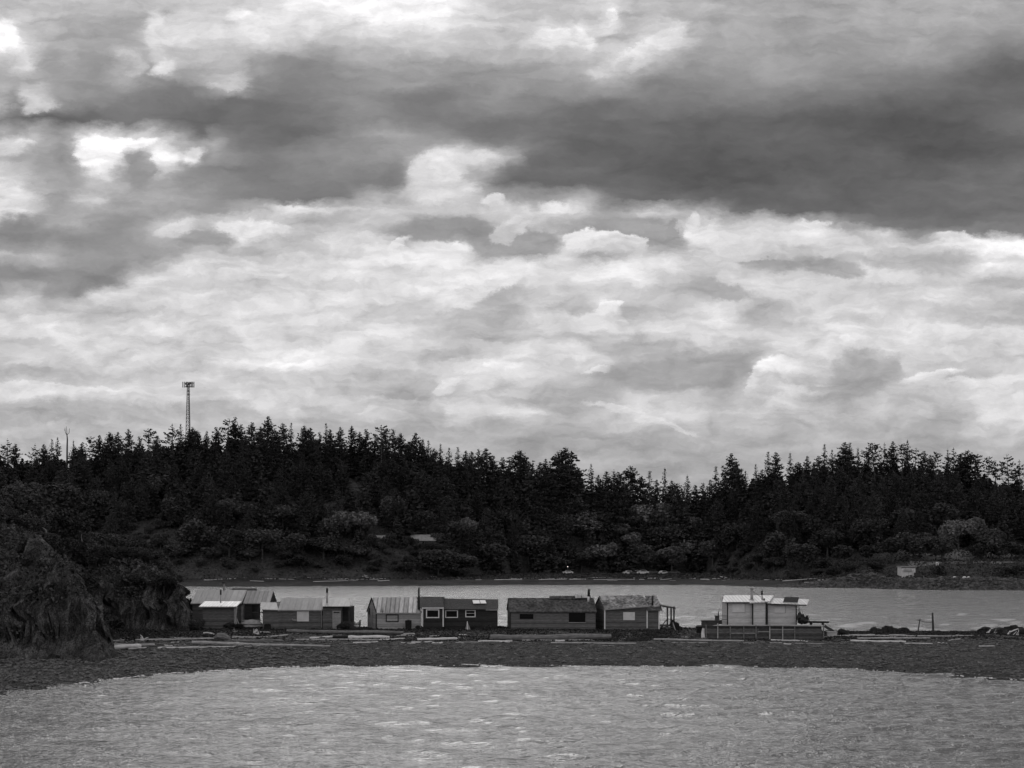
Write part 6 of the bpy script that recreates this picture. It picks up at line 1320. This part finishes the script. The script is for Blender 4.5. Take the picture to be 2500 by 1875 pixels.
# meadow clearing above the right shore: ground patch, chair, table, two people
def meadow():
    xs = np.linspace(P(2195, 1, 500).x, P(2500, 1, 500).x, 90); ys = np.linspace(484, 520, 50); Yg, Xg = np.meshgrid(ys, xs, indexing='ij')
    Z = ht_far(Xg, Yg) + .05 + .02
    px = 1250 + FPX * Xg / Yg; e = fbm(Xg / 5, Yg / 5, 3) * 9
    inside = (px > 2215 + e) & (px < 2470 + e * 2) & (Yg > 487 + e * .3) & (Yg < 514 + e)
    V = np.stack([Xg, Yg, Z], -1).reshape(-1, 3); nr, nc = Xg.shape
    i = np.arange((nr - 1) * (nc - 1)); r = i // (nc - 1); c = i % (nc - 1); a = r * nc + c
    F = np.stack([a, a + 1, a + nc + 1, a + nc], -1); F = F[inside.reshape(-1)[a]]
    o = np_mesh('meadow', V, F, M['meadow'], True); tag(o, kind='structure')
meadow()
def on_far(px, py): 
    p = gf(px, py); return p
p = on_far(2288, 1383); r = thing('lifeguard_chair', tuple(p), 'tiny white high chair on the clearing above the far right shore', 'chair')
for dx_ in (-.35, .35):
    for dy_ in (-.3, .3): MB().bar(p + Vector((dx_, dy_, 0)), p + Vector((dx_, dy_, 1.3)), .1).build('leg', M['white'], r)
MB().box(p + Vector((0, 0, .75)), (.8, .7, .1)).build('seat', M['white'], r); MB().box(p + Vector((0, .3, 1.25)), (.8, .1, .35)).build('backrest', M['white'], r)
for i, (px, py) in enumerate(((2355, 1364), (2368, 1364))):
    p = on_far(px, py + 10); r = thing('sunshade', tuple(p), ('left dark flat-topped shade on a post in the far right clearing', 'right dark flat-topped shade on a post in the far right clearing')[i], 'sunshade', 'shades in the far clearing')
    MB().tube([p, p + Vector((0, 0, 2.2))], .07, 6).build('pole', M['wetwood'], r); MB().tube([p + Vector((0, 0, 2.1)), p + Vector((0, 0, 2.25)), p + Vector((0, 0, 2.55))], [1.1, 1.1, .1], 10).build('canopy', M['blackwood'], r)
p = on_far(2347, 1381); r = thing('picnic_table', tuple(p), 'small dark picnic table in the far right clearing', 'table')
MB().box(p + Vector((0, 0, .74)), (1.8, .8, .06)).build('tabletop', M['wetwood'], r)
for s_ in (-1, 1): MB().box(p + Vector((0, s_ * .7, .45)), (1.8, .28, .05)).build('bench', M['wetwood'], r); MB().bar(p + Vector((s_ * .7, -.6, 0)), p + Vector((s_ * .7, .6, .72)), .08).build('leg', M['wetwood'], r); MB().bar(p + Vector((s_ * .7, .6, 0)), p + Vector((s_ * .7, -.6, .72)), .08).build('leg', M['wetwood'], r)
def person(p, rz, label):
    J = [(0, 0, .95), (0, 0, 1.2), (0, 0, 1.42), (0, 0, 1.53), (0, -.01, 1.66), (0, -.01, 1.75), (.1, 0, .9), (.13, -.02, .5), (.14, .03, .06), (.15, -.12, .03), (-.1, 0, .9), (-.12, .05, .5), (-.14, .1, .06), (-.15, -.06, .03), (.2, 0, 1.38), (.26, .02, 1.1), (.27, -.06, .86), (-.2, 0, 1.38), (-.26, .04, 1.1), (-.27, -.04, .86)]
    E = [(0, 1), (1, 2), (2, 3), (3, 4), (4, 5), (0, 6), (6, 7), (7, 8), (8, 9), (0, 10), (10, 11), (11, 12), (12, 13), (2, 14), (14, 15), (15, 16), (2, 17), (17, 18), (18, 19)]
    RR = [.15, .14, .15, .055, .1, .08, .1, .07, .045, .035, .1, .07, .045, .035, .07, .05, .035, .07, .05, .035]
    bm = bmesh.new(); ly = bm.verts.layers.skin.verify(); vs = []
    for q, rad in zip(J, RR):
        v_ = bm.verts.new(q); v_[ly].radius = (rad, rad * .8); vs.append(v_)
    vs[0][ly].use_root = True
    for a, b in E: bm.edges.new((vs[a], vs[b]))
    me = bpy.data.meshes.new('body'); bm.to_mesh(me); bm.free(); me.materials.append(M['cloth'])
    o = bpy.data.objects.new('body', me); r = thing('person', tuple(p), label, 'person', None); r.rotation_euler = (0, 0, rz)
    link(o, r); o.modifiers.new('skin', 'SKIN'); sd = o.modifiers.new('sub', 'SUBSURF'); sd.levels = 1; sd.render_levels = 1
    MB().tube([Vector((0, -.01, 1.62)) + Vector(p), Vector((0, .0, 1.7)) + Vector(p), Vector((0, 0, 1.78)) + Vector(p)], [.1, .115, .05], 8).build('hair', M['blackwood'], r)
person(on_far(2363, 1381), .3, 'distant standing person in dark clothes at the left of a pair in the far clearing'); person(on_far(2370, 1379), -.4, 'distant standing person in dark clothes at the right of a pair in the far clearing')
# roofs of houses among the far trees
M['roofdim'] = m_mottle('weathered_far_roof', 0.2, 0.34, 1)
M['roofdim2'] = m_mottle('mossy_far_roof', 0.05, 0.1, 1)
def far_house(pl, pr, top, eave, base, Y, label, m='trimgrey'):
    Y = float(gf((pl + pr) / 2, base).y)
    D = 8.0; FLp, FRp = P(pl, eave, Y), P(pr, eave, Y); zr = P(pl, top, Y + D / 2).z; ze = FLp.z; zb_ = P(pl, base, Y).z
    r = thing('house', ((FLp.x + FRp.x) / 2, Y + D / 2, zb_), label, 'house'); x0, x1 = FLp.x, FRp.x; Mi = Y + D / 2
    MB().add([(x0, Y, zb_), (x1, Y, zb_), (x1, Y + D, zb_), (x0, Y + D, zb_), (x0, Y, ze), (x1, Y, ze), (x1, Y + D, ze), (x0, Y + D, ze), (x0, Mi, zr), (x1, Mi, zr)], [(3, 2, 1, 0), (0, 1, 5, 4), (2, 3, 7, 6), (0, 4, 8, 7, 3), (1, 2, 6, 9, 5), (4, 5, 9, 8), (7, 8, 9, 6)]).build('wall', M['cedar'], r)
    rf = MB(); rf.solid([(x0 - .5, Y - .6, ze - .1), (x1 + .5, Y - .6, ze - .1), (x1 + .5, Mi, zr + .15), (x0 - .5, Mi, zr + .15)], (0, 0, -.15)); rf.solid([(x0 - .5, Mi + .001, zr + .15), (x1 + .5, Mi + .001, zr + .15), (x1 + .5, Y + D + .6, ze - .1), (x0 - .5, Y + D + .6, ze - .1)], (0, 0, -.15)); rf.build('roof', M[m], r)
    for k in range(3):
        xx = pl + (pr - pl) * (.2 + .3 * k); front_panel(xx - 1.5, eave + 3, xx + 2.5, eave + 8, Y - .06, .05).build('window', M['glass'], r)
far_house(1004, 1062, 1306, 1319, 1332, 549.5, 'house with a broad pale roof half hidden among the far trees', 'roofdim'); far_house(910, 945, 1308, 1318, 1328, 550, 'smaller pale-roofed house left of the broad roofed one among the far trees', 'roofdim')
far_house(340, 384, 1313, 1322, 1335, 548, 'low pale-roofed house glimpsed above the left headland', 'roofdim2')
p = P(1386, 1383.5, 596); g0 = Vector((p.x, 596, float(ht_far(p.x, 596)))); r = thing('lamp_post', tuple(g0), 'single lit lamp on a post above the far beach', 'lamp post')
MB().tube([g0, p], .07, 6).build('post', M['steel'], r)
lm = bpy.data.materials.new('lamp_glow'); lm.use_nodes = True; bb = lm.node_tree.nodes['Principled BSDF']; bb.inputs['Emission Color'].default_value = (1, 1, 1, 1); bb.inputs['Emission Strength'].default_value = 1.2
mb = MB(); mb.add((ICO_V * .2 + np.array(p)).tolist(), ICO_F.tolist()); mb.build('lamp', lm, r)

# ---------------------------------------------------------------- radio mast
def mast():
    Y = 652.0; r = thing('radio_mast', base_pt(459, 1060, Y), 'tall lattice radio mast with antenna ring above the left hill', 'radio mast')
    zt = P(460, 943, Y).z; zb_ = float(ht_far(P(459, 1, Y).x, Y)) - 1; xc = P(460, 1, Y).x
    legs = [(-1, -.6), (1, -.6), (0, 1.1)]; S = lambda z: .62 + .62 * (zt - z) / (zt - P(460, 1040, Y).z)
    pt = lambda k, z: Vector((xc + legs[k][0] * S(z) * .55 * 1.3, Y + legs[k][1] * S(z), z))
    mb = MB()
    for k in range(3): mb.tube([pt(k, zb_), pt(k, zt)], .16, 6)
    mb.build('legs', M['steel'], r); mb = MB(); z = zb_; st_ = 1.7
    while z < zt - st_:
        for k in range(3):
            k2 = (k + 1) % 3; mb.tube([pt(k, z), pt(k2, z + st_)], .09, 4); mb.tube([pt(k, z + st_), pt(k2, z + st_)], .08, 4)
        z += st_
    mb.build('bracing', M['steel'], r)
    z0 = P(1, 944, Y).z; z1 = P(1, 935, Y).z; mb = MB()
    for i in range(3):
        a0 = i * 2.094; 
        for zz in (z0, z1): 
            p0 = Vector((xc + math.cos(a0 + .52) * 2.6, Y + math.sin(a0 + .52) * 2.6, zz)); p1 = Vector((xc + math.cos(a0 + 2.62) * 2.6, Y + math.sin(a0 + 2.62) * 2.6, zz)); mb.tube([p0, p1], .09, 4); mb.tube([Vector((xc, Y, zz)), p0.lerp(p1, .5)], .1, 4)
    mb.build('antenna_frame', M['steel'], r)
    for px in (446.5, 451, 455.5, 459, 463.5, 467, 470, 473.5):
        MB().box(P(px, 939, Y - 1.2 + abs(px - 460) * .1), (.36, .3, 14 / FPX * Y)).build('antenna', M['steel'], r)
    for dx_, dz_ in ((-.9, 1.2), (.5, .9), (.9, 1.5), (-.2, .7)): MB().box(Vector((xc + dx_, Y - .6, z0 + dz_)), (.6, .5, .9)).build('radio_unit', M['steel'], r)
    for py in (955, 963): MB().bar(P(456, py, Y), P(464, py, Y), .25).build('bracket', M['steel'], r)
mast()

# trees standing in front of the far houses
for i, (px, base, tip, wd) in enumerate(((997, 1336, 1306, 1.0), (1012, 1338, 1314, .8), (1036, 1338, 1322, .7), (1068, 1336, 1300, 1.0), (906, 1336, 1300, 1.0), (921, 1337, 1311, .8), (934, 1337, 1310, .7), (952, 1336, 1300, 1.0), (334, 1338, 1304, 1.0), (350, 1338, 1316, .7), (372, 1338, 1313, .7), (392, 1338, 1300, 1.1), (1020, 1345, 1322, 1.3), (1050, 1345, 1321, 1.3), (930, 1345, 1318, 1.3))):
    c = gf(px, base + 3); h = (base - tip) / FPX * c.y * 1.05
    tree('broadleaf_tree', 'oak%d' % (i % 4), (c.x, c.y, c.z - .3), max(h, 2.2), 9.2, 'small dark tree in front of a far house roof', 'broadleaf tree', 'small trees before the far houses', wd)
# fallen rock at the foot of the headland
random.seed(17)
for i in range(46):
    px = random.uniform(-10, 300) if i < 34 else random.uniform(300, 470); py = float(interp(px, [(0, 1606), (120, 1602), (230, 1592), (262, 1580), (300, 1556), (470, 1544)])) + random.uniform(-10, 8); c = gp(px, py); s_ = random.uniform(.2, .75) * (1 if i < 34 else .6)
    V = ICO_V * (1 + np.random.default_rng(500 + i).uniform(-.28, .28, (12, 1))) * np.array([s_ * random.uniform(.9, 1.7), s_, s_ * .7]) + np.array(c)
    mb = MB(); mb.add(V.tolist(), ICO_F.tolist())
    single('fallen_rock', mb, M['boulder'], 'angular dark rock fallen at the foot of the left headland', 'rock', 'rocks fallen below the headland')
# broken rock along the right-hand far bank
def bank_rocks():
    g = np.random.default_rng(66); n = 2600; px = g.uniform(1900, 2560, n); t = g.uniform(-.3, 11, n); y = FPX * CH / (interp(px, FAR) - HY) + t; x = (px - 1250) / FPX * y; z = ht_far(x, y)
    S = 0.2 + .9 * g.random(n) ** 3
    scatter_rocks('bank_rocks', np.stack([x, y, z], -1), S, .7, M['bankrock'], 'broken dark rock covering the steep far right bank', 'rocks')
bank_rocks()

# loose sticks, slabs and small drift pieces caught along the log line
random.seed(91)
PCS = [('drift', 'small grey stick lying in the drift line before the cabins'), ('driftpale', 'small bleached stick lying in the drift line before the cabins'), ('driftdark', 'small dark stick lying in the drift line before the cabins')]
for i in range(72):
    k = i % 3; px = random.uniform(240, 2440); py = random.uniform(1549, 1572) if px > 700 else random.uniform(1553, 1580); L = random.uniform(8, 46) * (.6 if px > 1000 else 1)
    log(px, py, px + L, py + random.uniform(-2.2, 2.2), random.uniform(1.6, 3.4), PCS[k][1], PCS[k][0], 0, .7, ('grey sticks in the drift line', 'bleached sticks in the drift line', 'dark sticks in the drift line')[k], name='driftwood_stick', cat='stick')
# tangle of branches at the right end
for i in range(16):
    px = random.uniform(2395, 2500); Y = random.uniform(152.5, 155.5); py = random.uniform(1555, 1568); a = random.uniform(.15, 1.2); L = random.uniform(12, 34)
    mb = MB(); w_ = random.uniform(.03, .07); mb.tube([P(px, py, Y), P(px + math.cos(a) * L * .5, py - math.sin(a) * L * .55, Y + .1), P(px + math.cos(a) * L, py - math.sin(a) * L, Y + .3)], [w_, w_ * .9, w_ * .5], 5)
    single('tangled_branch', mb, M['drift' if i % 2 else 'driftpale'], 'pale stick in the tangle of drift branches at the far right end of the spit', 'branch', 'tangled drift branches at the right')

# low bushes closing the bare slope below the far houses
random.seed(23)
for i in range(64):
    px = random.choice((random.uniform(310, 410), random.uniform(880, 1085), random.uniform(880, 1085), random.uniform(1740, 1830))); py = random.uniform(1345, 1404) if px > 420 else random.uniform(1285, 1345); c = gf(px, py)
    tree('bush', 'oak%d' % (i % 4), (c.x, c.y, c.z - .6), random.uniform(2.4, 4.4), 9.2, 'low dark bush on the open slope above the far beach', 'bush', 'bushes on the open slope above the far beach', random.uniform(1.0, 1.7))
